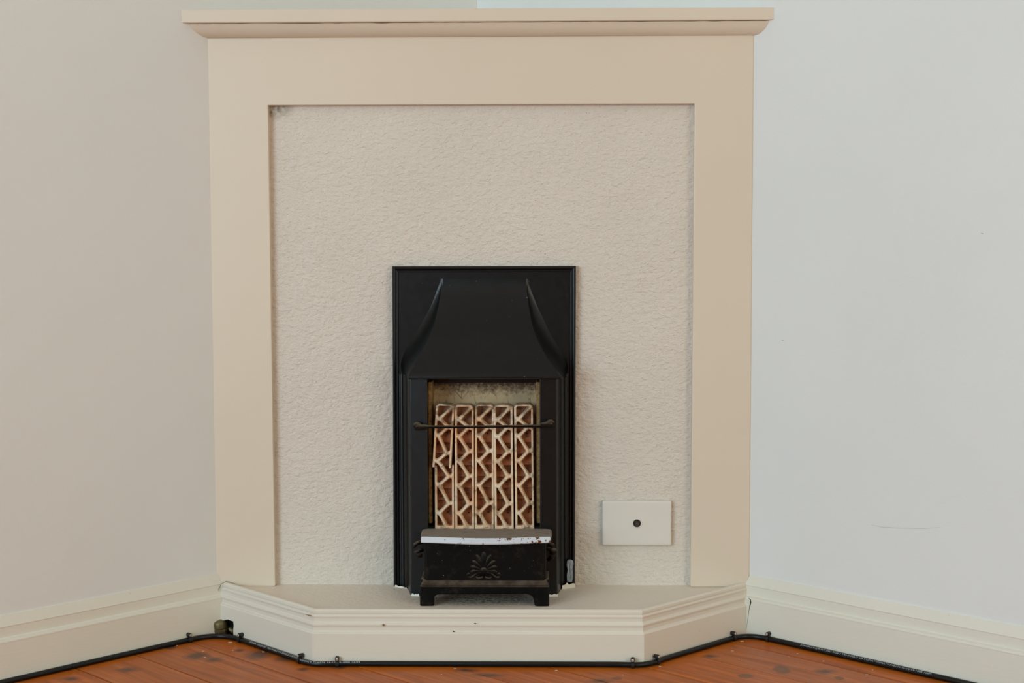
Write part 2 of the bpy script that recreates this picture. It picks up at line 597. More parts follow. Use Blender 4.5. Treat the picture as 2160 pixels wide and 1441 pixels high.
for nm, base, dirn, win, inn in (('window_1', EL, RD, WIN1, -LD), ('window_2', ER, LD, WIN2, -RD)):
    bm = bmesh.new()

    def bar(s0, s1, za, zb, base=base, dirn=dirn, inn=inn, bm=bm):
        q_ = [base + dirn * s0 - inn * 0.03, base + dirn * s1 - inn * 0.03, base + dirn * s1 - inn * 0.07, base + dirn * s0 - inn * 0.07]
        prism(bm, [(v.x, v.y) for v in q_], za, zb)
    s0, s1, za, zb = win
    bar(s0, s0 + 0.05, za, zb)
    bar(s1 - 0.05, s1, za, zb)
    bar(s0 + 0.05, s1 - 0.05, za, za + 0.05)
    bar(s0 + 0.05, s1 - 0.05, zb - 0.05, zb)
    bar((s0 + s1) / 2 - 0.025, (s0 + s1) / 2 + 0.025, za + 0.05, zb - 0.05)
    struct(fin(bm, nm, M_CREAM))

# floor: dark ground under separate boards running with the right wall
bm = bmesh.new()
_o = (EO - CORNER).normalized() * 0.2
prism(bm, [tuple(CORNER - _o), tuple(EL + (LD - RD) * 0.12), tuple(EO + _o), tuple(ER + (RD - LD) * 0.12)], -0.06, -0.021)
floor = struct(fin(bm, 'floor', M_GAP))
BN = -RN                                       # across the boards
q0 = Vector(UZ(656, 1441)[:2]).dot(BN)
pitch = 0.1046
qmin = EL.dot(BN)
qmax = CORNER.dot(BN)
bw, bl = pitch - 0.0022, ROOM - 0.02
bm = bmesh.new()
c_ = 0.00045
sec = [(-bw / 2, -0.02), (bw / 2, -0.02), (bw / 2, -c_), (bw / 2 - c_, 0), (-bw / 2 + c_, 0), (-bw / 2, -c_)]
a_ = [bm.verts.new((-bl / 2, y, z)) for y, z in sec]
b_ = [bm.verts.new((bl / 2, y, z)) for y, z in sec]
bm.faces.new(a_)
bm.faces.new(b_)
for i in range(6):
    bm.faces.new((a_[i], a_[(i + 1) % 6], b_[(i + 1) % 6], b_[i]))
bmesh.ops.recalc_face_normals(bm, faces=bm.faces)
board_me = bpy.data.meshes.new('floorboard')
bm.to_mesh(board_me)
bm.free()
board_me.materials.append(M_PINE)
k0 = math.ceil((qmin - q0) / pitch)
k1 = math.floor((qmax - q0) / pitch)
mid = (CORNER + EL) / 2
for k in range(k0 - 1, k1 + 2):
    qc = q0 + (k + 0.5) * pitch
    base_pt = BN * qc
    t_ = (CORNER - base_pt).dot(RD)
    ctr = base_pt + RD * (t_ + bl / 2 + 0.01)
    o = bpy.data.objects.new('floorboard', board_me)
    COL.objects.link(o)
    o.parent = floor
    o.location = (ctr.x, ctr.y, random.uniform(-0.0005, 0.0))
    o.rotation_euler = (0, 0, math.atan2(RD.y, RD.x))

# baseboards
BB = [(0, 0.1006), (0.0018, 0.1006), (0.0066, 0.0858), (0.0072, 0.0842), (0.0066, 0.0828), (0.0064, 0.0682), (0.0085, 0.0664), (0.0120, 0.0652), (0.0138, 0.0640), (0.0142, 0.0622), (0.0140, 0.0605), (0.0140, 0.0), (0, 0)]
bm = bmesh.new()
sweep(bm, BB, [L0 + LD * 0.0004, EL], [LN - LD * (LN.y / LD.y), LN])
bbl = struct(fin(bm, 'baseboard_left', M_SKIRT))
bm = bmesh.new()
sweep(bm, BB, [R0 + RD * 0.0004, ER], [RN - RD * (RN.y / RD.y), RN])
bbr = struct(fin(bm, 'baseboard_right', M_SKIRT))

# ------------------------------------------------------------------ hearth
hearth = thing('hearth', 'low cream painted hearth with splayed moulded edge below the fireplace', 'hearth', (-0.07, -0.08, 0))
SL = Vector((-q, q))                            # along the left splay towards the wall
SR = Vector((q, q))
PL, PR = Vector((HXL, LY)), Vector((HXR, LY))


def hit(pnt, d, w0, wd_, wn, off):
    return pnt + d * ((off - (pnt - w0).dot(wn)) / d.dot(wn))


EPL = hit(PL, SL, L0, LD, LN, 0.0056)
EPR = hit(PR, SR, R0, RD, RN, 0.0056)
bm = bmesh.new()
i_ = 0.0005
prism(bm, [(PL.x + i_, PL.y + i_), (PR.x - i_, PR.y + i_), (EPR.x - 0.001, EPR.y + i_), (EPR.x - 0.001, 0.0305), (EPL.x + 0.001, 0.0305), (EPL.x + 0.001, EPL.y + i_)], 0.0, HZ)
fin(bm, 'slab', M_HEARTH, hearth)
HP = [(0, 0.066), (0, 0.0862), (0.0015, 0.0876), (0.0038, 0.0876), (0.0058, 0.0868), (0.0070, 0.0850), (0.0072, 0.0815), (0.0064, 0.0800), (0.0064, 0.0790), (0.0078, 0.0783), (0.0086, 0.0772), (0.0086, 0.0760), (0.0079, 0.0735), (0.0078, 0.0690), (0.0086, 0.0668), (0.0104, 0.0656), (0.0110, 0.0644), (0.0108, 0.0625), (0.0100, 0.0600), (0.0100, 0.0550), (0.0108, 0.0530), (0.0128, 0.0518), (0.0136, 0.0503), (0.0136, 0.0485), (0.0135, 0.0), (0, 0.0)]
mt = math.tan(math.radians(22.5))
nF, nL, nR = Vector((0, -1)), Vector((-q, -q)), Vector((q, -q))
mL, mR = Vector((-mt, -1)), Vector((mt, -1))


def endn(d, n, w0, wn):
    """outward vector at a splay end that stays in the wall's plane"""
    return n - d * (n.dot(wn) / d.dot(wn))


bm = bmesh.new()
sweep(bm, HP, [PL, PR], [mL, mR])
fin(bm, 'skirting_board', M_HSKIRT, hearth)
# the left splay has a rough hole cut for the gas pipe
bm = bmesh.new()
sweep(bm, HP, [EPL, PL], [endn(SL, nL, L0, LN), mL])
pf = Vector((*(PL + nL * 0.0135), 0))
nf3 = Vector((*nL, 0))
hp = [UP(px, py, pf, nf3) for px, py in ((470, 1309), (481, 1307), (486, 1309), (492, 1311), (493, 1319), (492, 1330), (492.5, 1345), (470, 1345))]
bc = bmesh.new()
fa = [bc.verts.new(v + nf3 * 0.004) for v in hp]
fb = [bc.verts.new(v - nf3 * 0.0125) for v in hp]
bc.faces.new(fa)
bc.faces.new(fb)
for i in range(len(hp)):
    bc.faces.new((fa[i], fa[(i + 1) % len(hp)], fb[(i + 1) % len(hp)], fb[i]))
bmesh.ops.recalc_face_normals(bc, faces=bc.faces)
cme = bpy.data.meshes.new('cut')
bc.to_mesh(cme)
bc.free()
cut = bpy.data.objects.new('cut', cme)
COL.objects.link(cut)
sk = baked(bm, [('BOOLEAN', {'object': cut, 'operation': 'DIFFERENCE', 'solver': 'EXACT'})])
bpy.data.objects.remove(cut)
link('skirting_board', sk, M_HSKIRT, hearth)
bm = bmesh.new()
fb = [bm.verts.new(v - nf3 * 0.0118) for v in hp]
fa = [bm.verts.new(v - nf3 * 0.0012) for v in hp]
bm.faces.new(fb)
for i in range(len(hp)):
    bm.faces.new((fa[i], fa[(i + 1) % len(hp)], fb[(i + 1) % len(hp)], fb[i]))
bmesh.ops.solidify(bm, geom=bm.faces[:], thickness=0.0004)
fin(bm, 'hole_shade_liner', M_DARK, hearth)  # added liner, its dark colour stands in for shade inside the hole
bm = bmesh.new()
sweep(bm, HP, [PR, EPR], [mR, endn(SR, nR, R0, RN)])
fin(bm, 'skirting_board', M_HSKIRT, hearth)


def ribbon(pts, n, name, mat, parent, t=0.0003):
    """a thin crack or stain: pts = (point, half width)"""
    bm = bmesh.new()
    n = Vector(n)
    L_, R_ = [], []
    for i, (v, w_) in enumerate(pts):
        d = (pts[min(i + 1, len(pts) - 1)][0] - pts[max(i - 1, 0)][0]).normalized()
        s = d.cross(n).normalized()
        L_.append(v + s * w_ + n * 0.0002)
        R_.append(v - s * w_ + n * 0.0002)
    vl = [bm.verts.new(v) for v in L_]
    vr = [bm.verts.new(v) for v in R_]
    for i in range(len(pts) - 1):
        bm.faces.new((vl[i], vl[i + 1], vr[i + 1], vr[i]))
    r = bmesh.ops.extrude_face_region(bm, geom=bm.faces[:])
    bmesh.ops.translate(bm, vec=-n * t * 2, verts=[g for g in r['geom'] if isinstance(g, bmesh.types.BMVert)])
    return fin(bm, name, mat, parent)


l3, r3 = Vector((*LN, 0)), Vector((*RN, 0))
lf, rf = Vector((*(L0 + LN * 0.014), 0)), Vector((*(R0 + RN * 0.014), 0))
lu, ru = Vector((*(L0 + LN * 0.0068), 0)), Vector((*(R0 + RN * 0.0068), 0))
ribbon([(UP(1579, 1262, rf, r3), 0.0002), (UP(1583, 1265, rf, r3), 0.0009), (UP(1583.5, 1271, rf, r3), 0.0012), (UP(1582.2, 1277, rf, r3), 0.0009), (UP(1580.5, 1284, rf, r3), 0.00035), (UP(1579, 1296, rf, r3), 0.0003), (UP(1576.5, 1312, rf, r3), 0.0002), (UP(1575, 1326, rf, r3), 0.0001)], r3, 'crack', M_CRACK, hearth)
ribbon([(UP(x, y, Vector((0, -0.0068, 0)), Vector((0, -1, 0))), w_) for x, y, w_ in ((495, 1231, 0.0001), (484, 1228, 0.00018), (476, 1226.5, 0.00026), (471, 1229.5, 0.00026), (466, 1231.5, 0.00026), (464.5, 1238, 0.0003), (461.8, 1243, 0.00035), (461.4, 1247, 0.0002))], (0, -1, 0), 'crack', M_CRACK, hearth)
n3 = Vector((0, -1, 0))
for px, py, w_, h_ in ((809, 1319, 0.0016, 0.0022), (1002.5, 1315.5, 0.0018, 0.0008), (957, 1332.5, 0.0014, 0.0009)):
    v = UY(px, py, LY - 0.0137)
    ribbon([(v + Vector((-w_, 0, 0)), h_ * 0.3), (v + Vector((-w_ * 0.4, 0, 0.0003)), h_), (v + Vector((w_ * 0.4, 0, -0.0002)), h_ * 0.8), (v + Vector((w_, 0, 0)), h_ * 0.25)], n3, 'paint_chip', M_STAIN if px == 809 else M_CRACK, hearth)
v = Vector((*(PL + nL * 0.0092 + SL * 0.004), 0.0765))
ribbon([(v + Vector((*(SL * 0.013), 0)), 0.0002), (v + Vector((*(SL * 0.006), 0)), 0.0005), (v, 0.0011), (v - Vector((*(SL * 0.003), 0)), 0.0004)], nf3, 'paint_chip', M_STAIN, hearth)

wallr = bpy.data.objects['wall_right']
w0 = Vector((*R0, 0))
ribbon([(UP(x, y, w0, r3), w_) for x, y, w_ in ((1836, 1107, 0.0001), (1860, 1112, 0.0003), (1900, 1114, 0.00035), (1950, 1115, 0.0003), (1985, 1112, 0.0001))], r3, 'scuff_mark', M_SCUFF, wallr)
for x, y in ((1651, 718), (2072, 493)):
    ribbon([(UP(x - 2.5, y - 1, w0, r3), 0.0003), (UP(x, y, w0, r3), 0.0009), (UP(x + 2.5, y + 1, w0, r3), 0.0003)], r3, 'scuff_mark', M_SCUFF, wallr)

# ------------------------------------------------------------------ fireplace surround
sur = thing('fireplace_surround', 'cream painted fireplace surround with mantel shelf set across the room corner', 'fireplace', (-0.07, 0.02, HZ))
TB = 0.03
ztop = 0.91911 + HZ
iT, iB = [UY(565, 222, 0), UY(1465.5, 218.5, 0)], [UY(580.5, 1241, 0), UY(1456.5, 1241, 0)]
oTL, oTR, oBL, oBR = Vector((XL - 0.002, 0, ztop)), Vector((XR, 0, ztop)), Vector((XL - 0.002, 0, HZ + 0.0002)), Vector((XR, 0, HZ + 0.0002))
iBL, iBR = Vector((iB[0].x, 0, HZ + 0.0002)), Vector((iB[1].x, 0, HZ + 0.0002))
bm = bmesh.new()
ch = 0.0042
fr = [oBL, oTL, oTR - Vector((ch, 0, 0)), oBR - Vector((ch, 0, 0)), iBR, iT[1], iT[0], iBL]
f_ = [bm.verts.new(v) for v in fr]
bm.faces.new((f_[0], f_[1], f_[6], f_[7]))
bm.faces.new((f_[1], f_[2], f_[5], f_[6]))
bm.faces.new((f_[2], f_[3], f_[4], f_[5]))
c1, c2 = bm.verts.new(oTR + Vector((-0.0005, 0.0045, 0))), bm.verts.new(oBR + Vector((-0.0005, 0.0045, 0)))
bm.faces.new((f_[2], c1, c2, f_[3]))
bk = [bm.verts.new((v.x, TB, v.z)) for v in (oBL, oTL, oTR, oBR, iBR, iT[1], iT[0], iBL)]
bm.faces.new((f_[0], f_[1], bk[1], bk[0]))
bm.faces.new((f_[1], f_[2], c1, bk[2], bk[1]))
bm.faces.new((c1, c2, bk[3], bk[2]))
bm.faces.new((f_[4], f_[5], bk[5], bk[4]))
bm.faces.new((f_[5], f_[6], bk[6], bk[5]))
bm.faces.new((f_[6], f_[7], bk[7], bk[6]))
bm.faces.new((f_[7], f_[0], bk[0], bk[7]))
bm.faces.new((f_[3], c2, bk[3], bk[4], f_[4]))
bm.faces.new((bk[0], bk[1], bk[6], bk[7]))
bm.faces.new((bk[1], bk[2], bk[5], bk[6]))
bm.faces.new((bk[2], bk[3], bk[4], bk[5]))
fin(bm, 'frame', M_CREAM, sur, bevel=0.0012, seg=2)


def solve_depth(px, py, side):
    lo, hi = 0.0, 0.12
    for _ in range(40):
        m_ = (lo + hi) / 2
        v = UY(px, py, -m_)
        d = (Vector((v.x, v.y)) - (L0 if side < 0 else R0)).dot(LN if side < 0 else RN)
        if d > 0:
            lo, hi = lo, hi
            hi = hi
        # inside the room: the fascia must come further forward
        if d < 0:
            lo = m_
        else:
            hi = m_
    return (lo + hi) / 2


pl_, pr_ = solve_depth(383, 34, -1), solve_depth(1633, 28, 1)
fl_, fr_ = UY(383, 48, -pl_), UY(1633, 41.5, -pr_)
tl_, tr_ = UY(383, 20, -pl_), UY(1633, 15, -pr_)
bm = bmesh.new()


def wx(y, side, slack=0.0015):
    return L0.x + LD.x * (y / LD.y) - slack if side < 0 else R0.x + RD.x * (y / RD.y) + slack


cn_ = CORNER + (LN + RN).normalized() * 0.001
lo_ = [bm.verts.new(v) for v in ((fl_.x - 0.001, -pl_, fl_.z), (fr_.x + 0.001, -pr_, fr_.z), (cn_.x, cn_.y, fr_.z))]
hi_ = [bm.verts.new(v) for v in ((tl_.x - 0.001, -pl_, tl_.z), (tr_.x + 0.001, -pr_, tr_.z), (cn_.x, cn_.y, (tl_.z + tr_.z) / 2))]
bm.faces.new(lo_)
bm.faces.new(hi_)
for i in range(3):
    bm.faces.new((lo_[i], lo_[(i + 1) % 3], hi_[(i + 1) % 3], hi_[i]))
fin(bm, 'mantel_shelf', M_CREAM, sur, bevel=0.0016, seg=2)
# quarter-round moulding under the shelf, mitred into both walls
bm = bmesh.new()
ringl, ringr = [], []
NS = 20
for i in range(NS + 1):
    a = math.pi / 2 * i / NS
    for side, p_, zt_, rg in ((-1, pl_, fl_.z, ringl), (1, pr_, fr_.z, ringr)):
        ln_f = i / NS
        dep = 0.002 + p_ * 0.66 * (0.62 * math.cos(a) + 0.38 * (1 - ln_f))
        top = zt_ - 0.0006
        z = top - (top - ztop + 0.0006) * (0.62 * math.sin(a) + 0.38 * ln_f)
        rg.append((wx(-dep, side), -dep, z))
for side, rg, z_ in ((-1, ringl, fl_.z), (1, ringr, fr_.z)):
    rg.append((wx(0.02, side), 0.02, ztop + 0.0005))
    rg.append((wx(0.02, side), 0.02, z_ - 0.0006))
NX = 160
rings = []
for j in range(NX + 1):
    t = j / NX
    wob_ = 0.0001 + 0.0008 * noise.noise(Vector((t * 47, 0.3, 0.0))) if 0 < j < NX else 0
    rings.append([bm.verts.new((a[0] * (1 - t) + b[0] * t, a[1] * (1 - t) + b[1] * t, a[2] * (1 - t) + b[2] * t + (wob_ if i == 0 else 0))) for i, (a, b) in enumerate(zip(ringl, ringr))])
for a, b in zip(rings, rings[1:]):
    m_ = len(a)
    for k in range(m_):
        bm.faces.new((a[k], a[(k + 1) % m_], b[(k + 1) % m_], b[k]))
bm.faces.new(rings[0])
bm.faces.new(rings[-1])
fin(bm, 'bed_moulding', M_CREAM, sur, smooth=False)

# rough rendered panel, uneven as geometry
PX0, PX1, PZ0, PZ1 = iT[0].x - 0.014, iT[1].x + 0.014, HZ - 0.002, iT[0].z + 0.012
nx, nz = 290, 330
verts = []
for j in range(nz + 1):
    z = PZ0 + (PZ1 - PZ0) * j / nz
    for i in range(nx + 1):
        x = PX0 + (PX1 - PX0) * i / nx
        d = noise.noise(Vector((x * 90, z * 130, 3.1))) * 0.0007 + noise.noise(Vector((x * 210, z * 300, 9.7))) * 0.00045 + noise.noise(Vector((x * 12, z * 12, 5))) * 0.0008
        verts.append((x, 0.0142 - d, z))
faces = [(j * (nx + 1) + i, j * (nx + 1) + i + 1, (j + 1) * (nx + 1) + i + 1, (j + 1) * (nx + 1) + i) for j in range(nz) for i in range(nx)]
nv = len(verts)
verts += [(PX0, TB, PZ0), (PX1, TB, PZ0), (PX1, TB, PZ1), (PX0, TB, PZ1)]
rb = [i for i in range(nx + 1)]
rt_ = [nz * (nx + 1) + i for i in range(nx + 1)]
faces += [tuple(reversed([nv, nv + 1] + rb[::-1])), tuple([nv + 3, nv + 2] + rt_[::-1]), (nv, nv + 3, nv + 2, nv + 1)]
faces += [tuple([nv] + [j * (nx + 1) for j in range(nz + 1)] + [nv + 3]), tuple([nv + 1] + [j * (nx + 1) + nx for j in range(nz + 1)] + [nv + 2])]
me = bpy.data.meshes.new('rendered_panel')
me.from_pydata(verts, [], faces)
link('rendered_panel', me, M_RENDER, sur, smooth=True)

# ------------------------------------------------------------------ gas heater
gas = thing('gas_heater', 'black cast iron gas heater with cream radiants set in the fireplace', 'heater', (-0.065, -0.02, HZ))
YP = 0.003
tlc, trc = UY(827, 562, 0.0), UY(1215, 562, 0.0)
blc, brc = UY(830, 1238, 0.0), UY(1213, 1238, 0.0)
gx0, gx1, gz1 = (tlc.x + blc.x) / 2, (trc.x + brc.x) / 2, tlc.z
# moulded rim round three sides
RP = [(0, 0.0145), (0, 0.003), (0.0008, 0.0005), (0.0030, -0.0012), (0.0050, -0.0006), (0.0062, 0.0010), (0.0070, 0.0012), (0.0078, 0.0000), (0.0092, 0.0000), (0.0100, 0.0030), (0.0100, 0.0145)]
bm = bmesh.new()
rings = []
for (x, z, sx, sz) in ((blc.x, HZ, 1, 0), (tlc.x, gz1, 1, -1), (trc.x, gz1, -1, -1), (brc.x, HZ, -1, 0)):
    rings.append([bm.verts.new((x + sx * i, y, z + sz * i)) for i, y in RP])
for a, b in zip(rings, rings[1:]):
    for k in range(len(RP)):
        bm.faces.new((a[k], a[(k + 1) % len(RP)], b[(k + 1) % len(RP)], b[k]))
bm.faces.new(rings[0])
bm.faces.new(rings[-1])
fin(bm, 'rim', M_IRON, gas, bevel=0.0004, seg=2)
# back plate behind the hood
zh = UY(1020, 808, 0.0).z
bm = bmesh.new()
box(bm, (gx0 + 0.0085, YP, zh), (gx1 - 0.0085, 0.0145, gz1 - 0.0085))
fin(bm, 'back_plate', M_IRON, gas)
# side cheeks: stepped section run up both sides
zc = UY(860, 792, -0.03).z


def cheek(pxs):
    bm = bmesh.new()
    poly = [(UY(px, 1150, y).x, y) for px, y in pxs]
    poly.append((poly[-1][0], 0.0135))
    poly.append((poly[0][0], 0.0135))
    prism(bm, poly, HZ, zc)
    return fin(bm, 'cheek', M_IRON, gas, bevel=0.0009, seg=2, angle=25)


cheek([(838, YP), (846, YP - 0.0003), (847.5, YP - 0.0015), (851, YP - 0.002), (853, -0.009), (857, -0.013), (859, -0.014), (863.5, -0.050), (865.5, -0.062), (867.5, -0.064), (903, -0.066)])
cheek([(1205, YP), (1197, YP - 0.0003), (1195.5, YP - 0.0015), (1192, YP - 0.002), (1190, -0.009), (1186, -0.013), (1184, -0.014), (1178, -0.050), (1176, -0.062), (1174, -0.064), (1139, -0.066)])
# hood
rows = [(588, 929, 933, 1111, 1114, 0.00), (600, 926, 932, 1111, 1117, 0.0010), (620, 919, 929, 1112, 1123, 0.0052), (650, 907, 924, 1116, 1135, 0.0155), (680, 893, 916.5, 1121.5, 1147, 0.0275), (705, 879, 907.5, 1129, 1159, 0.040), (730, 864, 896, 1140, 1174, 0.051), (752, 852, 883.5, 1152.5, 1188, 0.061), (772, 846, 871.5, 1165.5, 1197, 0.071), (786, 846.5, 864.5, 1176, 1197.5, 0.078), (795, 850, 861, 1184, 1195, 0.0815)]
bm = bmesh.new()
grid = []
NF = 7
for yy, xo, xe, xf, xp, dep in rows:
    yf = YP - 0.0005 - dep
    rowv = []
    for k in range(NF):
        s = k / (NF - 1)
        y = YP + (yf - YP) * (0.62 * s ** 1.15 + 0.38 * s ** 7)
        rowv.append(UY(xo + (xe - xo) * s ** 0.85, yy - 5 * (1 - s) * (dep > 0.02), y))
    for s in (0.015, 0.05, 0.16, 0.33, 0.5, 0.67, 0.84, 0.95, 0.985):
        rowv.append(UY(xe + (xf - xe) * s, yy, yf - 0.004 * math.sin(math.pi * s) * min(1, dep / 0.03)))
    for k in range(NF):
        s = 1 - k / (NF - 1)
        y = YP + (yf - YP) * (0.62 * s ** 1.15 + 0.38 * s ** 7)
        rowv.append(UY(xp + (xf - xp) * s ** 0.85, yy - 5 * (1 - s) * (dep > 0.02), y))
    grid.append(rowv)
# subdivide rows smoothly
fine = []
SUB = 4
for i in range(len(grid) - 1):
    p0, p1, p2, p3 = grid[max(i - 1, 0)], grid[i], grid[i + 1], grid[min(i + 2, len(grid) - 1)]
    for s_ in range(SUB):
        t = s_ / SUB
        fine.append([0.5 * ((2 * b) + (c - a) * t + (2 * a - 5 * b + 4 * c - d) * t * t + (3 * b - a - 3 * c + d) * t ** 3) for a, b, c, d in zip(p0, p1, p2, p3)])
fine.append(grid[-1])
lip1 = [v + Vector((0, 0.0005 if NF - 1 <= k <= NF + 9 else 0, -0.0030)) for k, v in enumerate(fine[-1])]
lip2 = [v + Vector((0, 0.006 if NF - 1 <= k <= NF + 9 else 0, -0.0042)) for k, v in enumerate(fine[-1])]
under = [Vector((v.x, YP + 0.002, v.z + 0.006)) for v in lip2]
fine += [lip1, lip2, under]
gv_ = [[bm.verts.new(v) for v in r] for r in fine]
for a, b in zip(gv_, gv_[1:]):
    for k in range(len(a) - 1):
        bm.faces.new((a[k], a[k + 1], b[k + 1], b[k]))
hood = fin(bm, 'hood', M_IRON, gas, smooth=True)
hood.data.polygons.foreach_set('use_smooth', [True] * len(hood.data.polygons))
es = hood.modifiers.new('split', 'EDGE_SPLIT')
es.split_angle = math.radians(38)

# firebox lining, side strips
bm = bmesh.new()
a, b = UY(900, 800, 0.009), UY(1143, 1125, 0.009)
box(bm, (a.x, 0.0085, b.z), (b.x, 0.0138, a.z))
fin(bm, 'fireback', M_LINING, gas)
for x0, x1 in ((903, 912.5), (1131, 1139.5)):
    bm = bmesh.new()
    a, b = UY(x0, 806, -0.036), UY(x1, 1104, -0.036)
    box(bm, (a.x, 0.0085, b.z), (b.x, -0.036, a.z))
    fin(bm, 'firebrick', M_OCHRE, gas, bevel=0.0012)
bm = bmesh.new()
a, b = UY(900, 1108, -0.05), UY(1143, 1135, -0.05)
box(bm, (a.x, 0.0085, b.z - 0.03), (b.x, -0.045, a.z - 0.004))
fin(bm, 'burner_tray', M_DARK, gas)

# radiants
SC = (F / 1267.0 - 0.045) / F                    # metres per pixel at the radiants
YR = -0.048


def strut(bm, a, b, wa, wb, y0, dep):
    """ridged ceramic bar between two (x, z) points"""
    a, b = Vector(a), Vector(b)
    d = (b - a).normalized()
    s = Vector((-d.y, d.x))
    ra, rb_ = [], []
    for k, yy in ((-1, dep), (-1, 0.35 * dep), (-0.45, 0), (0.45, 0), (1, 0.35 * dep), (1, dep)):
        pa, pb = a + s * wa * k, b + s * wb * k
        ra.append(bm.verts.new((pa.x, y0 + yy, pa.y)))
        rb_.append(bm.verts.new((pb.x, y0 + yy, pb.y)))
    bm.faces.new(ra)
    bm.faces.new(rb_)
    for k in range(6):
        bm.faces.new((ra[k], ra[(k + 1) % 6], rb_[(k + 1) % 6], rb_[k]))


def radiant_mesh(w, h, nodes, top=True, bottom=True, rails=True):
    """w, h in pixels; nodes: (side, y) from the top; returns baked lattice, origin bottom left, x right, z up"""
    bm = bmesh.new()
    k = SC
    rw = 4.6
    for x0, x1 in ((0, rw), (w - rw, w)):
        hexa(bm, [(x0 * k, 0.0015, 0), (x1 * k, 0.0015, 0), (x1 * k, 0.026, 0), (x0 * k, 0.026, 0)],
             [(x0 * k, 0.0015, (h - 3 * top) * k), (x1 * k, 0.0015, (h - 3 * top) * k), (x1 * k, 0.026, (h - 3 * top) * k), (x0 * k, 0.026, (h - 3 * top) * k)])
    if top:
        pts = [(2, h - 7), (3, h - 3), (7, h - 0.6), (w - 7, h - 0.6), (w - 3, h - 3), (w - 2, h - 7)]
        for a, b in zip(pts, pts[1:]):
            strut(bm, (a[0] * k, a[1] * k), (b[0] * k, b[1] * k), 3.2 * k, 3.2 * k, 0.0005, 0.024)
    if bottom:
        hexa(bm, [(0, 0.0, 0), (w * k, 0, 0), (w * k, 0.026, 0), (0, 0.026, 0)], [(0, 0.002, 11 * k), (w * k, 0.002, 11 * k), (w * k, 0.026, 11 * k), (0, 0.026, 11 * k)])
    P = []
    for sd, y in nodes:
        x = {'l': 9.5, 'r': w - 11.5, 'R': w - 6, 'c': w * 0.5, 'm': w * 0.36, 'b': w * 0.54}[sd]
        P.append((x * k, (h - y) * k))
        if sd in 'lr':
            ex = 2.2 if sd == 'l' else w - 2.2
            dz = 2.0 if sd == 'l' else 1.0
            strut(bm, (x * k, (h - y) * k), (ex * k, (h - y + dz) * k), 3.4 * k, 6.0 * k, 0.0002, 0.013)
    for a, b in zip(P, P[1:]):
        m_ = ((a[0] + b[0]) / 2, (a[1] + b[1]) / 2)
        strut(bm, a, m_, 4.6 * k, 3.2 * k, -0.0014, 0.014)
        strut(bm, m_, b, 3.2 * k, 4.6 * k, -0.0014, 0.014)
    if bottom:
        x, z = P[-1]
        strut(bm, (x, z), (x + 1 * k, 7 * k), 4.0 * k, 12 * k, -0.001, 0.018)
    # webs that fill the head of the radiant
    if top:
        strut(bm, (w * 0.82 * k, (h - 8) * k), (w * 0.95 * k, (h - 2) * k), 5 * k, 4 * k, 0.0, 0.016)
        strut(bm, (4 * k, (h - 32) * k), (9 * k, (h - 30) * k), 5.5 * k, 4.0 * k, 0.0003, 0.013)
        strut(bm, ((w - 2) * k, (h - 47) * k), ((w - 9) * k, (h - 50) * k), 6.5 * k, 3.5 * k, 0.0003, 0.013)
    me = baked(bm, [('REMESH', {'mode': 'VOXEL', 'voxel_size': 0.00075}), ('SMOOTH', {'factor': 0.5, 'iterations': 6})])
    me.name = 'radiant'
    for p_ in me.polygons:
        p_.use_smooth = True
    me.materials.append(M_RAD)
    return me


def backing_mesh(w, h, ledges):
    """stepped terracotta back of a radiant; ledges: y (px from top) of each step"""
    bm = bmesh.new()
    k = SC
    ys = [4] + list(ledges) + [h - 1]
    for a, b in zip(ys, ys[1:]):
        # each face leans out towards its foot, where it ends in a small ledge
        hexa(bm, [(3 * k, 0.0145, (h - b) * k + 0.0006), ((w - 3) * k, 0.0145, (h - b) * k + 0.0006), ((w - 3) * k, 0.0255, (h - b) * k + 0.0006), (3 * k, 0.0255, (h - b) * k + 0.0006)],
             [(3 * k, 0.0205, (h - a) * k), ((w - 3) * k, 0.0205, (h - a) * k), ((w - 3) * k, 0.0255, (h - a) * k), (3 * k, 0.0255, (h - a) * k)])
    bmesh.ops.recalc_face_normals(bm, faces=bm.faces)
    me = bpy.data.meshes.new('radiant_back')
    bm.to_mesh(me)
    bm.free()
    me.materials.append(M_TERRA)
    return me


def holes_mesh(spots, w, h):
    bm = bmesh.new()
    for x, y in spots:
        lathe(bm, [(0, -0.0002), (1.5 * SC, 0), (1.2 * SC, 0.0003), (0, 0.0003)], Matrix.Translation((x * SC, 0.0158 if y < 85 else 0.0150, (h - y) * SC)) @ Matrix.Rotation(math.radians(90), 4, 'X'), 8)
    bmesh.ops.recalc_face_normals(bm, faces=bm.faces)
    me = bpy.data.meshes.new('gas_port')
    bm.to_mesh(me)
    bm.free()
    me.materials.append(M_DARK)
    return me


Hh = 269
full = radiant_mesh(40.5, Hh, [('R', 5), ('l', 30), ('r', 47), ('l', 67), ('r', 99), ('l', 120), ('r', 152), ('l', 173), ('r', 211), ('l', 232), ('b', 256)])
back = backing_mesh(40.5, Hh, [82, 106, 130, 155, 179, 203])
ports = holes_mesh([(26, 62), (31, 55), (30, 72), (13, 118), (27, 142), (14, 190), (28, 232)], 40.5, Hh)


def child(name, me, parent, loc):
    o = bpy.data.objects.new(name, me)
    if name == 'gas_port':
        o['kind'] = 'stuff'
    COL.objects.link(o)
    o.parent = parent
    o.location = loc
    return o


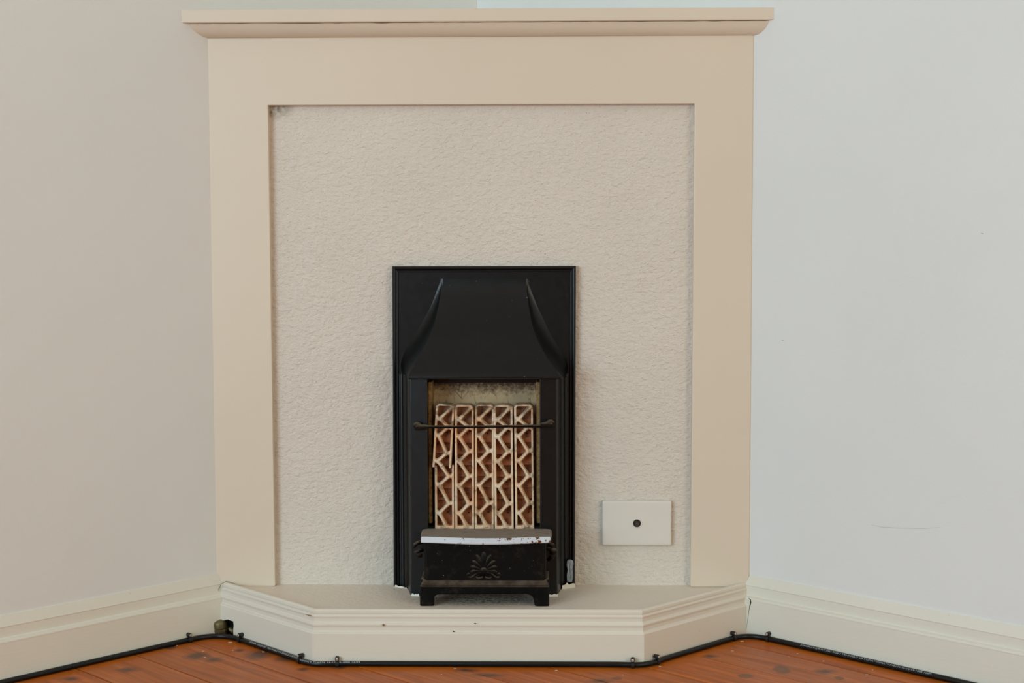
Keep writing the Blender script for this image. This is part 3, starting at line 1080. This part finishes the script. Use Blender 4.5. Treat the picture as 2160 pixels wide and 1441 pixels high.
for px, py, rz, dy in ((960.2, 852, 0.0, 0), (1001.4, 851, -0.3, 0.0012), (1043.6, 852.5, 0.4, 0.0), (1087.2, 851.5, 0.5, 0.001)):
    v = UY(px, py + Hh, YR)
    r_ = child('radiant', full, gas, v + Vector((0, dy, 0)) - gas.location)
    r_.rotation_euler = (0, math.radians(-rz), 0)
    child('radiant_back', back, r_, (0, 0, 0))
    child('gas_port', ports, r_, (0, 0, 0))
# the first radiant is snapped in two
lowm = radiant_mesh(41, 142, [('m', 3), ('r', 25), ('l', 44), ('r', 83), ('l', 104), ('b', 129)], top=False)
v = UY(917.5, 1121, YR)
r_ = child('radiant', lowm, gas, v - gas.location)
child('radiant_back', backing_mesh(41, 142, [28, 53, 78]), r_, (0, 0, 0))
child('gas_port', holes_mesh([(13, 70), (27, 104)], 41, 142), r_, (0, 0, 0))
r_['label'] = 'lower half of the snapped radiant'
upm = radiant_mesh(39.5, 134, [('R', 5), ('l', 31), ('r', 47), ('l', 67), ('r', 103), ('l', 121), ('c', 131)], top=True, bottom=False)
v = UY(911.8, 986, YR - 0.007)
r_ = child('radiant', upm, gas, v - gas.location)
r_.rotation_euler = (math.radians(-1.5), math.radians(3.6), 0)
child('radiant_back', backing_mesh(39.5, 134, [82, 106]), r_, (0, 0.001, 0))
child('gas_port', holes_mesh([(26, 60), (29, 72)], 39.5, 134), r_, (0, 0.001, 0))
r_['label'] = 'upper half of the snapped radiant hanging askew'

# guard bar with screwed lugs
YG = -0.0765
pa, pb = UY(880, 899.5, YG), UY(1161, 894, YG)
bm = bmesh.new()
q1, q2 = UY(906, 900.5, YG), UY(1138, 899, YG)
tube(bm, [UY(892, 899.5, YG + 0.001), q1, UY(960, 900.5, YG), UY(1020, 900.3, YG), UY(1080, 899.5, YG), q2, UY(1150, 896, YG + 0.001)], [0.0042, 0.0025, 0.0022, 0.0022, 0.0022, 0.0026, 0.0045], 12)
for c_, s_ in ((pa, 1), (pb, -1)):
    lathe(bm, [(0, 0.0035), (0.0040, 0.0035), (0.0066, 0.0015), (0.0072, -0.0015), (0.0066, -0.0095), (0, -0.0095)], Matrix.Translation(c_) @ Matrix.Rotation(math.radians(90), 4, 'X'), 20)
    tube(bm, [c_, c_ + Vector((s_ * 0.008, 0, -0.0012)), c_ + Vector((s_ * 0.016, 0, -0.0014))], [0.0058, 0.0046, 0.0028], 12)
bar_ = fin(bm, 'guard_bar', M_IRON2, gas, smooth=True)
for c_ in (pa, pb):
    bm = bmesh.new()
    lathe(bm, [(0, 0.0062), (0.0016, 0.0058), (0.0030, 0.0046), (0.0032, 0.003), (0, 0.003)], Matrix.Translation(c_ + Vector((0.0008, 0, -0.0008))) @ Matrix.Rotation(math.radians(90), 4, 'X'), 12)
    fin(bm, 'screw', M_IRON2, bar_, smooth=True)

# burner box
YF = -0.1365
bb = bmesh.new()
X = lambda px, y=YF: UY(px, 1200, y).x
Z = lambda py, y=YF: UY(1020, py, y).z
zl, zbody, zfl, zbs = Z(1144), Z(1226), Z(1236), Z(1254)
HZf = HZ + 0.0003
# rounded body above the plinth
def rounded_body():
    bm = bmesh.new()
    r_, yb, yf = 0.006, -0.0675, YF + 0.006
    xl_, xr_ = X(893), X(1152)
    pl2 = [(xl_, yb), (xr_, yb)]
    for i in range(7):
        a = math.radians(15 * i)
        pl2.append((xr_ - r_ + r_ * math.cos(a), yf + r_ - r_ * math.sin(a)))
    for i in range(7):
        a = math.radians(90 + 15 * i)
        pl2.append((xl_ + r_ + r_ * math.cos(a), yf + r_ - r_ * math.sin(a)))
    prism(bm, pl2, zbody - 0.004, zl + 0.002)
    return bm


# sloped shoulder from the plinth up to the body
hexa(bb, [(X(886), YF + 0.0003, Z(1237)), (X(1158), YF + 0.0003, Z(1237)), (X(1158), -0.0675, Z(1237)), (X(886), -0.0675, Z(1237))],
     [(X(892.5), YF + 0.0075, Z(1224)), (X(1152.5), YF + 0.0075, Z(1224)), (X(1152.5), -0.0675, Z(1224)), (X(892.5), -0.0675, Z(1224))])
# flared plinth and arch between the feet, one front outline
arch = [(885, 1278), (885.5, 1236), (1158.5, 1236), (1158.5, 1277), (1131, 1277), (1128, 1270), (1125, 1262), (1120, 1256.5), (1112, 1253.5), (924, 1255), (917, 1257), (915.5, 1262), (915, 1278)]
poly = []
for px, py in arch:
    z = max(HZf, Z(py)) if py < 1270 else HZf
    poly.append((X(px), z))
prism_y(bb, poly, YF, YF + 0.011)
for s0, s1 in ((885, 915), (1131, 1158)):
    box(bb, (X(s0) + 0.0008, YF + 0.01, HZf), (X(s1) - 0.0008, YF + 0.026, zbs + 0.003))
for s0, s1 in ((886, 896), (1148, 1158)):
    box(bb, (X(s0) + 0.0003, YF + 0.0095, zbs + 0.0025), (X(s1), -0.0675, zbody + 0.002))
burner = fin(bb, 'burner_box', M_IRON2, gas, bevel=0.0028, seg=3, angle=20)
fin(rounded_body(), 'front_panel', M_IRON2, burner, bevel=0.0005)
# bowed enamel ledge
zt_ = UY(1020, 1135.5, -0.148).z
th = 0.0092
plan = []
NB = 24
for i in range(NB + 1):
    t = i / NB
    x = UY(888 + (1161 - 888) * t, 1140, -0.142).x
    y = -0.1415 - 0.0125 * max(0.0, math.sin(math.pi * t)) ** 1.5
    plan.append((x, y))
xe0, xe1 = plan[0][0], plan[-1][0]
plan += [(xe1 + 0.0012, -0.118), (xe1 + 0.0022, -0.085), (xe1 + 0.0006, -0.072), (xe1 - 0.006, -0.0675), (xe0 + 0.006, -0.0675), (xe0 - 0.0012, -0.072), (xe0 - 0.003, -0.085), (xe0 - 0.002, -0.118)]
bm = bmesh.new()
n_ = len(plan)
lo = [bm.verts.new((x, y + 0.0012, zt_ - th)) for x, y in plan]
mi = [bm.verts.new((x, y, zt_ - th + 0.0015)) for x, y in plan]
hi = [bm.verts.new((x, y, zt_ - 0.0006)) for x, y in plan]
cxm = (xe0 + xe1) / 2
tp = [bm.verts.new((x + (0.0015 if x < cxm else -0.0015) * (abs(x - cxm) > 0.1), y + 0.002 * (1 if y < -0.1 else -1), zt_ + 0.0007 - (0.0008 if y > -0.1 else 0))) for x, y in plan]
bm.faces.new(lo)
ft = bm.faces.new(tp)
ft.material_index = 1
for A, B_, m_ in ((lo, mi, 0), (mi, hi, 0), (hi, tp, 0)):
    for i in range(n_):
        f = bm.faces.new((A[i], A[(i + 1) % n_], B_[(i + 1) % n_], B_[i]))
        f.material_index = 0 if i < NB else 1
ledge = fin(bm, 'ledge', [M_ENAMEL, M_DUST], burner, smooth=False)
ledge['label'] = 'bowed ledge with chipped white enamel lip'
# shell emblem
ec = UY(1020.5, 1204, YF + 0.0048)
k = (F / 1267.0 + YF) / F
bm = bmesh.new()
for i in range(9):
    a = math.radians(-8 + 196 * i / 8)
    ln_ = (30 + 11 * math.sin(max(0, a)) ** 3) * k
    c_ = ec + Vector((math.cos(a) * ln_ * 0.56, 0, math.sin(a) * ln_ * 0.56))
    ellipsoid(bm, c_ + Vector((0, 0.0022, 0)), (7.6 if i == 4 else 6.2) * k, 0.0030, ln_ * 0.46, math.pi / 2 - a, 10, 8)
ellipsoid(bm, ec + Vector((0, 0.0025, 9 * k)), 27 * k, 0.0026, 27 * k, 0, 20, 8)
ellipsoid(bm, ec + Vector((0, 0.0018, 0)), 9 * k, 0.0040, 8 * k, 0, 12, 8)
for s in (-1, 1):
    pts = []
    for x, z in ((4, -6), (9, -4), (15, -6), (21, -12), (27, -16), (33, -15), (36, -10), (33, -6), (29, -8)):
        pts.append(ec + Vector((s * x * k, 0.0018, z * k)))
    tube(bm, pts, [0.0014, 0.0021, 0.0024, 0.0024, 0.0024, 0.0023, 0.0021, 0.0018, 0.0013], 8)
    pts = [ec + Vector((s * x * k, 0.0018, z * k)) for x, z in ((2, -14), (7, -17), (13, -18), (17, -14), (14, -10))]
    tube(bm, pts, [0.0017, 0.0022, 0.0022, 0.0019, 0.0013], 8)
fin(bm, 'shell_emblem', M_IRON2, burner, smooth=True)
# hooks at both sides
bm = bmesh.new()
YH = -0.092
tube(bm, [UY(892, 1143, YH + 0.01), UY(882, 1145, YH), UY(875, 1150, YH - 0.002), UY(872, 1156, YH - 0.002)], [0.0034, 0.0034, 0.0030, 0.0022], 10)
tube(bm, [UY(893, 1160, YH + 0.008), UY(884, 1162, YH), UY(876, 1166, YH - 0.002), UY(880, 1172, YH - 0.002), UY(890, 1172, YH)], [0.0030, 0.0032, 0.0036, 0.0036, 0.003], 10)
fin(bm, 'hook', M_IRON2, burner, smooth=True)
bm = bmesh.new()
ellipsoid(bm, UY(1163, 1150, YH), 0.0058, 0.0055, 0.0046, 0.5)
ellipsoid(bm, UY(1167, 1164, YH - 0.003), 0.0062, 0.0060, 0.0068, 0.2)
tube(bm, [UY(1150, 1156, YH + 0.004), UY(1160, 1157, YH), UY(1166, 1160, YH)], [0.004, 0.0046, 0.004], 12)
tube(bm, [UY(1166, 1168, YH - 0.002), UY(1163, 1176, YH), UY(1156, 1182, YH + 0.003)], [0.0052, 0.0042, 0.0028], 12)
fin(bm, 'hook', M_IRON2, burner, smooth=True)

# paint left on the casing
bm = bmesh.new()
out = [(1196, 1227), (1195.5, 1212), (1197, 1203), (1195, 1192), (1196, 1184), (1199, 1181), (1201, 1183), (1202, 1180.5), (1205, 1182), (1208.5, 1183), (1210, 1190), (1208.5, 1196), (1208, 1204), (1209, 1214), (1208, 1224), (1206, 1229)]
fa = [bm.verts.new(UY(x, y, -0.0045)) for x, y in out]
bm.faces.new(fa)
r = bmesh.ops.extrude_face_region(bm, geom=bm.faces[:])
bmesh.ops.translate(bm, vec=(0, 0.0065, 0), verts=[g for g in r['geom'] if isinstance(g, bmesh.types.BMVert)])
o = fin(bm, 'paint_smear', M_SMEAR, gas, bevel=0.0006)
o['label'] = 'grey white brush smear of paint'


def paint_edge(pts, hts, depth):
    """ragged lip of hearth paint lapping up the foot of the casing"""
    bm = bmesh.new()
    A, B_, C_, D_ = [], [], [], []
    for (x, y), h in zip(pts, hts):
        A.append(bm.verts.new((x, y - depth, HZ - 0.0003)))
        B_.append(bm.verts.new((x, y - depth * 0.5, HZ + h)))
        C_.append(bm.verts.new((x, y + 0.001, HZ + h)))
        D_.append(bm.verts.new((x, y + 0.001, HZ - 0.0003)))
    for i in range(len(pts) - 1):
        for P_, Q_ in ((A, B_), (B_, C_), (C_, D_), (D_, A)):
            bm.faces.new((P_[i], P_[i + 1], Q_[i + 1], Q_[i]))
    bm.faces.new((A[0], B_[0], C_[0], D_[0]))
    bm.faces.new((A[-1], B_[-1], C_[-1], D_[-1]))
    return fin(bm, 'paint_edge', M_FLAKE if depth < 0 else M_SKIRT, hearth)


def run(px0, px1, y0, y1, n, h0, h1, seed):
    rs = random.Random(seed)
    pts, hts = [], []
    for i in range(n + 1):
        t = i / n
        y = y0 + (y1 - y0) * t
        pts.append((UY(px0 + (px1 - px0) * t, 1235, y).x, y))
        hts.append((h0 + (h1 - h0) * t) * (0.75 + 0.55 * noise.noise(Vector((t * 5.1, seed * 3.7, 0.2))) + 0.14 * noise.noise(Vector((t * 9, seed, 4.2)))))
    return pts, hts


paint_edge(*run(833, 858, -0.0015, -0.0145, 30, 0.004, 0.002, 1), 0.0015)
paint_edge(*run(868, 884, -0.066, -0.068, 22, 0.004, 0.004, 2), 0.0012)
paint_edge(*run(1213, 1186, -0.0015, -0.016, 30, 0.010, 0.008, 3), 0.0015)
paint_edge(*run(1177, 1158, -0.066, -0.068, 22, 0.005, 0.003, 4), 0.0015)

# ------------------------------------------------------------------ wall plate with aerial socket
YW = 0.0035
pc = UY(1343.5, 1104, YW)
wp = thing('wall_plate', 'white plastic aerial socket plate on the rough panel right of the heater', 'socket', (pc.x, 0.012, pc.z))
a, b = UY(1270.5, 1057, YW), UY(1416.5, 1152, YW)
bm = bmesh.new()
w2, h2 = (b.x - a.x) / 2, (a.z - b.z) / 2


def rrect(w_, h_, r, n=6):
    o_ = []
    for cx_, cz_, a0 in ((w_ - r, h_ - r, 0), (-w_ + r, h_ - r, 90), (-w_ + r, -h_ + r, 180), (w_ - r, -h_ + r, 270)):
        for i in range(n + 1):
            an = math.radians(a0 + 90 * i / n)
            o_.append((cx_ + r * math.cos(an), cz_ + r * math.sin(an)))
    return o_


loops = []
for ww, hh, rr, yy in ((w2, h2, 0.003, 0.0145), (w2, h2, 0.003, YW + 0.0032), (w2 - 0.0003, h2 - 0.0003, 0.003, YW + 0.0020), (w2 - 0.0010, h2 - 0.0010, 0.003, YW + 0.0011), (w2 - 0.0020, h2 - 0.0020, 0.003, YW + 0.0005), (w2 - 0.0034, h2 - 0.0034, 0.003, YW + 0.0001), (w2 - 0.006, h2 - 0.006, 0.003, YW)):
    loops.append([bm.verts.new((pc.x + x, yy, pc.z + z)) for x, z in rrect(ww, hh, rr)])
for A, B_ in zip(loops, loops[1:]):
    for i in range(len(A)):
        bm.faces.new((A[i], A[(i + 1) % len(A)], B_[(i + 1) % len(A)], B_[i]))
bm.faces.new(loops[0])
bm.faces.new(loops[-1])
fin(bm, 'cover', M_PLATE, wp, smooth=True)
FY = Matrix.Translation((pc.x, YW, pc.z)) @ Matrix.Rotation(math.radians(90), 4, 'X')
bm = bmesh.new()
lathe(bm, [(0.0085, -0.001), (0.0085, 0.0008), (0.0080, 0.0012), (0.0068, 0.0012), (0.0066, 0.0006), (0.0066, -0.001)], FY, 32)
fin(bm, 'socket_ring', M_PLATE, wp, smooth=False)
bm = bmesh.new()
lathe(bm, [(0.0063, -0.001), (0.0063, 0.0012), (0.0058, 0.0018), (0.0048, 0.0018), (0.0046, 0.0004), (0, 0.0004)], FY, 28)
fin(bm, 'socket_barrel', M_SOCKD, wp)
bm = bmesh.new()
lathe(bm, [(0.0036, 0.0002), (0.0036, 0.0016), (0.0030, 0.0016), (0.0028, 0.0008), (0.0009, 0.0008), (0.0007, 0.0022), (0, 0.0024)], FY, 20)
fin(bm, 'socket_pin', M_SOCK, wp)

# ------------------------------------------------------------------ coaxial cable round the skirting
RC = 0.0042
OFF = RC + 0.0004


def iline(p1, d1, p2, d2):
    den = d1.x * d2.y - d1.y * d2.x
    t = p2 - p1
    return p1 + d1 * ((t.x * d2.y - t.y * d2.x) / den)


lA = (L0 + LN * (0.014 + OFF), LD)
lB = (PL + nL * (0.0136 + OFF), SL)
lC = (PL + nF * (0.0136 + OFF), Vector((1, 0)))
lD = (PR + nR * (0.0136 + OFF), SR)
lE = (R0 + RN * (0.014 + OFF), RD)
k1_ = iline(*lA, *lB)
k2_ = iline(*lB, *lC)
k3_ = iline(*lC, *lD)
k4_ = iline(*lD, *lE)
ctrl = [lA[0] + LD * 1.4, k1_, k2_, k3_, k4_, lE[0] + RD * 1.4]
setb = [0, 0.055, 0.035, 0.035, 0.042, 0]
path = []


def addpt(v):
    if not path or (path[-1] - v).length > 0.0012:
        path.append(v)


prev = ctrl[0]
for i in range(1, len(ctrl)):
    v, pv = ctrl[i], ctrl[i - 1]
    d0 = (v - pv).normalized()
    a = pv + d0 * setb[i - 1]
    b = v - d0 * setb[i]
    nseg = max(2, int((b - a).length / 0.006))
    for j in range(nseg + 1):
        addpt(a + (b - a) * j / nseg)
    if i < len(ctrl) - 1:
        d1 = (ctrl[i + 1] - v).normalized()
        c_ = v + d1 * setb[i]
        for j in range(1, 15):
            t = j / 15
            addpt(b * (1 - t) ** 2 + v * 2 * t * (1 - t) + c_ * t * t)
# outer corners: keep the sheath clear of the board arrises
for i, v in enumerate(path):
    for pk, nn_ in ((PL, (nF + nL).normalized()), (PR, (nF + nR).normalized())):
        e = pk + nn_ * (0.0136 / math.cos(math.radians(22.5)))
        if (v - e).length < 0.06:
            d = (v - e).dot(nn_)
            need = OFF - 0.0004
            lat = abs((v - e).dot(Vector((-nn_.y, nn_.x))))
            if lat < 0.03 and d < need:
                path[i] = v + nn_ * (need - d) * (1 - (lat / 0.03) ** 2)
for _ in range(6):
    path = [path[0]] + [(path[i - 1] + path[i] * 2 + path[i + 1]) / 4 for i in range(1, len(path) - 1)] + [path[-1]]
P3 = [Vector((v.x, v.y, RC + 0.0002)) for v in path]
cable = thing('coaxial_cable', 'black coaxial cable clipped along the foot of the baseboards and hearth', 'cable', (path[0].x, path[0].y, 0))
bm = bmesh.new()
tube(bm, P3, RC, 14)
fin(bm, 'sheath', M_CABLE, cable, smooth=True)
arc = [0.0]
for a, b in zip(P3, P3[1:]):
    arc.append(arc[-1] + (b - a).length)


def at_arc(s):
    for i in range(len(arc) - 1):
        if arc[i + 1] >= s:
            t = (s - arc[i]) / (arc[i + 1] - arc[i])
            p_ = P3[i] * (1 - t) + P3[i + 1] * t
            return p_, (P3[i + 1] - P3[i]).normalized()
    return P3[-1], (P3[-1] - P3[-2]).normalized()


def arc_of(px, py):
    g = UZ(px, py, RC)
    best = min(range(len(P3)), key=lambda i: (P3[i] - g).length)
    return arc[best]


def lettering(txt, s0, s1, hgt):
    cu = bpy.data.curves.new('txt', 'FONT')
    cu.body = txt
    cu.size = 1.0
    cu.resolution_u = 2
    to = bpy.data.objects.new('txt', cu)
    COL.objects.link(to)
    dg = bpy.context.evaluated_depsgraph_get()
    me_ = bpy.data.meshes.new_from_object(to.evaluated_get(dg))
    bpy.data.objects.remove(to)
    bt = bmesh.new()
    bt.from_mesh(me_)
    for _ in range(3):
        lg = [e for e in bt.edges if e.calc_length() > 0.14]
        if lg:
            bmesh.ops.subdivide_edges(bt, edges=lg, cuts=1)
            bmesh.ops.triangulate(bt, faces=bt.faces)
    bt.to_mesh(me_)
    bt.free()
    xs = [v.co.x for v in me_.vertices]
    x0, x1 = min(xs), max(xs)
    for v in me_.vertices:
        s = s0 + (s1 - s0) * (v.co.x - x0) / (x1 - x0)
        p_, t_ = at_arc(s)
        side = t_.cross(Vector((0, 0, 1)))          # towards the room
        ang = math.radians(48) + (v.co.y - 0.35) * hgt / RC
        v.co = p_ + (side * math.cos(ang) + Vector((0, 0, 1)) * math.sin(ang)) * (RC + 0.00016)
    me_.materials.clear()
    return link('lettering', me_, M_PRINT, cable)


lettering('JONSA CRQ9UBT 75\u03a9 RG6U TRI-SHIELD CATV/MATV/SMATV P16176 15-12-14-1888 127M', arc_of(527, 1357), arc_of(763, 1401), 0.0040)
lettering('JONSA CRQ9UBT 75\u03a9 RG6U TRI-SHIELD CATV/MATV/SMATV P16176-15-12-14-1888 126M', arc_of(1690, 1362), arc_of(1964, 1426), 0.0040)

# clips
labels = [('black cable clip with bright nail on the left baseboard, left of the brass cap', 401, 1350),
          ('black cable clip on the left splay of the hearth, just right of the brass cap', 511, 1349),
          ('black cable clip on the left splay near the hearth front corner', 641, 1393),
          ('black cable clip at the left end of the hearth front board', 714, 1399),
          ('black cable clip at the right end of the hearth front board', 1335, 1402),
          ('black cable clip on the right splay near the hearth front corner', 1380, 1394),
          ('black cable clip on the right splay beside the right wall corner', 1553, 1349),
          ('black cable clip on the right baseboard beside the hearth corner', 1623, 1346)]
bm = bmesh.new()
# local frame: x along the cable, y out of the board, origin on the cable axis
NC = 10
ri, ro, hw = RC + 0.0002, RC + 0.0016, 0.0026
rings = []
for i in range(NC + 1):
    a = math.radians(112 - 185 * i / NC)
    rings.append([bm.verts.new((sx * hw, math.cos(a) * rr, math.sin(a) * rr)) for sx, rr in ((-1, ri), (1, ri), (1, ro), (-1, ro))])
for A, B_ in zip(rings, rings[1:]):
    for k_ in range(4):
        bm.faces.new((A[k_], A[(k_ + 1) % 4], B_[(k_ + 1) % 4], B_[k_]))
bm.faces.new(rings[0])
bm.faces.new(rings[-1])
hook_me = baked(bm, [('BEVEL', {'width': 0.0003, 'segments': 1})])
hook_me.materials.append(M_CLIP)
bm = bmesh.new()
lathe(bm, [(0, -0.0045), (0.0034, -0.0045), (0.0034, 0.0030), (0.0030, 0.0040), (0.0022, 0.0042), (0, 0.0042)], Matrix.Translation((0, 0, RC + 0.0038)) @ Matrix.Rotation(math.radians(-90), 4, 'X'), 14)
bmesh.ops.recalc_face_normals(bm, faces=bm.faces)
boss_me = bpy.data.meshes.new('boss')
bm.to_mesh(boss_me)
bm.free()
boss_me.materials.append(M_CLIP)
for p_ in boss_me.polygons:
    p_.use_smooth = len(p_.vertices) == 4
bm = bmesh.new()
lathe(bm, [(0, 0.0040), (0.0023, 0.0040), (0.0023, 0.0048), (0.0016, 0.0052), (0, 0.0053)], Matrix.Translation((0, 0, RC + 0.0038)) @ Matrix.Rotation(math.radians(-90), 4, 'X'), 12)
bmesh.ops.recalc_face_normals(bm, faces=bm.faces)
nail_me = bpy.data.meshes.new('nail')
bm.to_mesh(nail_me)
bm.free()
nail_me.materials.append(M_NAIL)
for i, (lb, px, py) in enumerate(labels):
    s = arc_of(px, py)
    p_, t_ = at_arc(s)
    e = thing('cable_clip', lb, 'clip', p_, 'clips holding the coaxial cable')
    side = t_.cross(Vector((0, 0, 1)))
    e.rotation_euler = (0, 0, math.atan2(side.y, side.x) - math.pi / 2)
    for nm, me_ in (('hook', hook_me), ('boss', boss_me), ('nail', nail_me)):
        o = bpy.data.objects.new(nm, me_)
        COL.objects.link(o)
        o.parent = e

# capped brass gas fitting in the left corner
g0 = UZ(467, 1337, 0.001)
g0 = Vector((g0.x, g0.y, 0.0))
fit = thing('gas_fitting', 'small tarnished brass gas pipe cap in the corner by the left baseboard', 'pipe fitting', g0)
tilt = Matrix.Translation(g0 + Vector((0, 0, 0.0032))) @ Matrix.Rotation(math.radians(-6), 4, 'Y') @ Matrix.Rotation(math.radians(6), 4, 'X')
bm = bmesh.new()
lathe(bm, [(0, 0.0075), (0.0120, 0.0075), (0.0122, 0.0105), (0.0119, 0.0165), (0.0112, 0.0195), (0.0094, 0.0214), (0.0055, 0.0222), (0, 0.0224)], tilt, 28)
fin(bm, 'cap', M_BRASS, fit, smooth=True)
bm = bmesh.new()
lathe(bm, [(0, -0.0022), (0.0092, -0.0022), (0.0112, 0.0005), (0.0126, 0.0040), (0.0130, 0.0072), (0.0124, 0.0080), (0, 0.0080)], tilt, 8)
fin(bm, 'nut', M_BRASS, fit, bevel=0.0006)
bm = bmesh.new()
hc = (hp[3] + hp[7]) / 2
tube(bm, [g0 + Vector((0.004, 0.003, 0.009)), g0 + Vector((0.013, 0.006, 0.0085)), Vector((hc.x + 0.004, hc.y + 0.0, 0.008)) - nf3 * 0.006], 0.0042, 12)
fin(bm, 'pipe', M_BRASS, fit, smooth=True)

# paint flakes and splinters on the boards
rs = random.Random(5)
fl_i = 0
fl_labels = ['pale paint flake on the floorboards below the cable clip of the left baseboard',
             'flat pale paint flake on the grey floor smudge left of the brass cap',
             'small round paint flake on the floor left of the brass cap, above the smudge',
             'pale paint flake on the floorboards straight below the leftmost clip of the left splay',
             'long pale splinter on the floor beneath the cable bend under the brass cap',
             'pale splinter touching the cable just left of the first splay clip',
             'pale paint flake against the cable printed with lettering on the left splay',
             'bright paint flake under the cable by the right front corner of the hearth',
             'paint flake on the floor just below the cable near the clip of the right splay',
             'broad paint flake on the floor in the right corner under the cable bend',
             'tiny speck of paint on the floor above the small dark knot, right of the hearth',
             'tiny paint speck on the floor above the large dark knot, right of the hearth',
             'paint speck beside the cable under the start of the right lettering',
             'paint speck on the board under the middle of the right lettering',
             'paint speck close under the cable near the end of the right lettering',
             'long thin paint flake below the right lettering, near the lower edge',
             'paint flake on the floor below the right front corner of the hearth',
             'thin pale flake against the cable under the middle of the hearth front board',
             'pale splinter at a board joint under the right half of the hearth front board',
             'paint speck on the floor left of middle, in front of the hearth front board']
for px, py, w_, h_ in ((373, 1361.5, 3, 1), (432, 1386.5, 5, 1.2), (428, 1374, 3, 2), (491, 1372, 3.5, 1.5), (485, 1355, 10, 1.6), (505, 1354, 6, 1.8), (555, 1375, 6, 1.5), (1392, 1405.6, 5, 1.2), (1545, 1373, 4, 1.2), (1566, 1352.5, 6, 1.6), (1559, 1390.5, 1.5, 1), (1664, 1385, 1.6, 1), (1682, 1378.5, 2.5, 1), (1737, 1394.5, 2, 1.2), (1841, 1413, 2, 1.2), (1829, 1423, 6, 1.2), (1314, 1423.5, 2.5, 1), (960, 1409.8, 5, 1), (1174, 1414, 5, 1.6), (931, 1422, 3, 1)):
    c_ = UZ(px, py, 0.0006)
    ex = 0.72 * abs(UZ(px + w_, py).x - c_.x)
    ey = abs(UZ(px, py + h_).y - c_.y)
    bm = bmesh.new()
    pts = []
    n_ = 6
    rot = rs.uniform(-0.4, 0.4)
    for i in range(n_):
        a = 2 * math.pi * i / n_
        x, y = ex * math.cos(a) * rs.uniform(0.6, 1.05), ey * math.sin(a) * rs.uniform(0.6, 1.05)
        pts.append((x * math.cos(rot) - y * math.sin(rot), x * math.sin(rot) + y * math.cos(rot)))
    prism(bm, pts, 0.0, 0.0007)
    o = fin(bm, 'paint_flake', M_FLAKE)
    o.location = (c_.x, c_.y, 0.0)
    tag(o, fl_labels[fl_i], 'paint flake', 'paint flakes on the floorboards')
    fl_i += 1
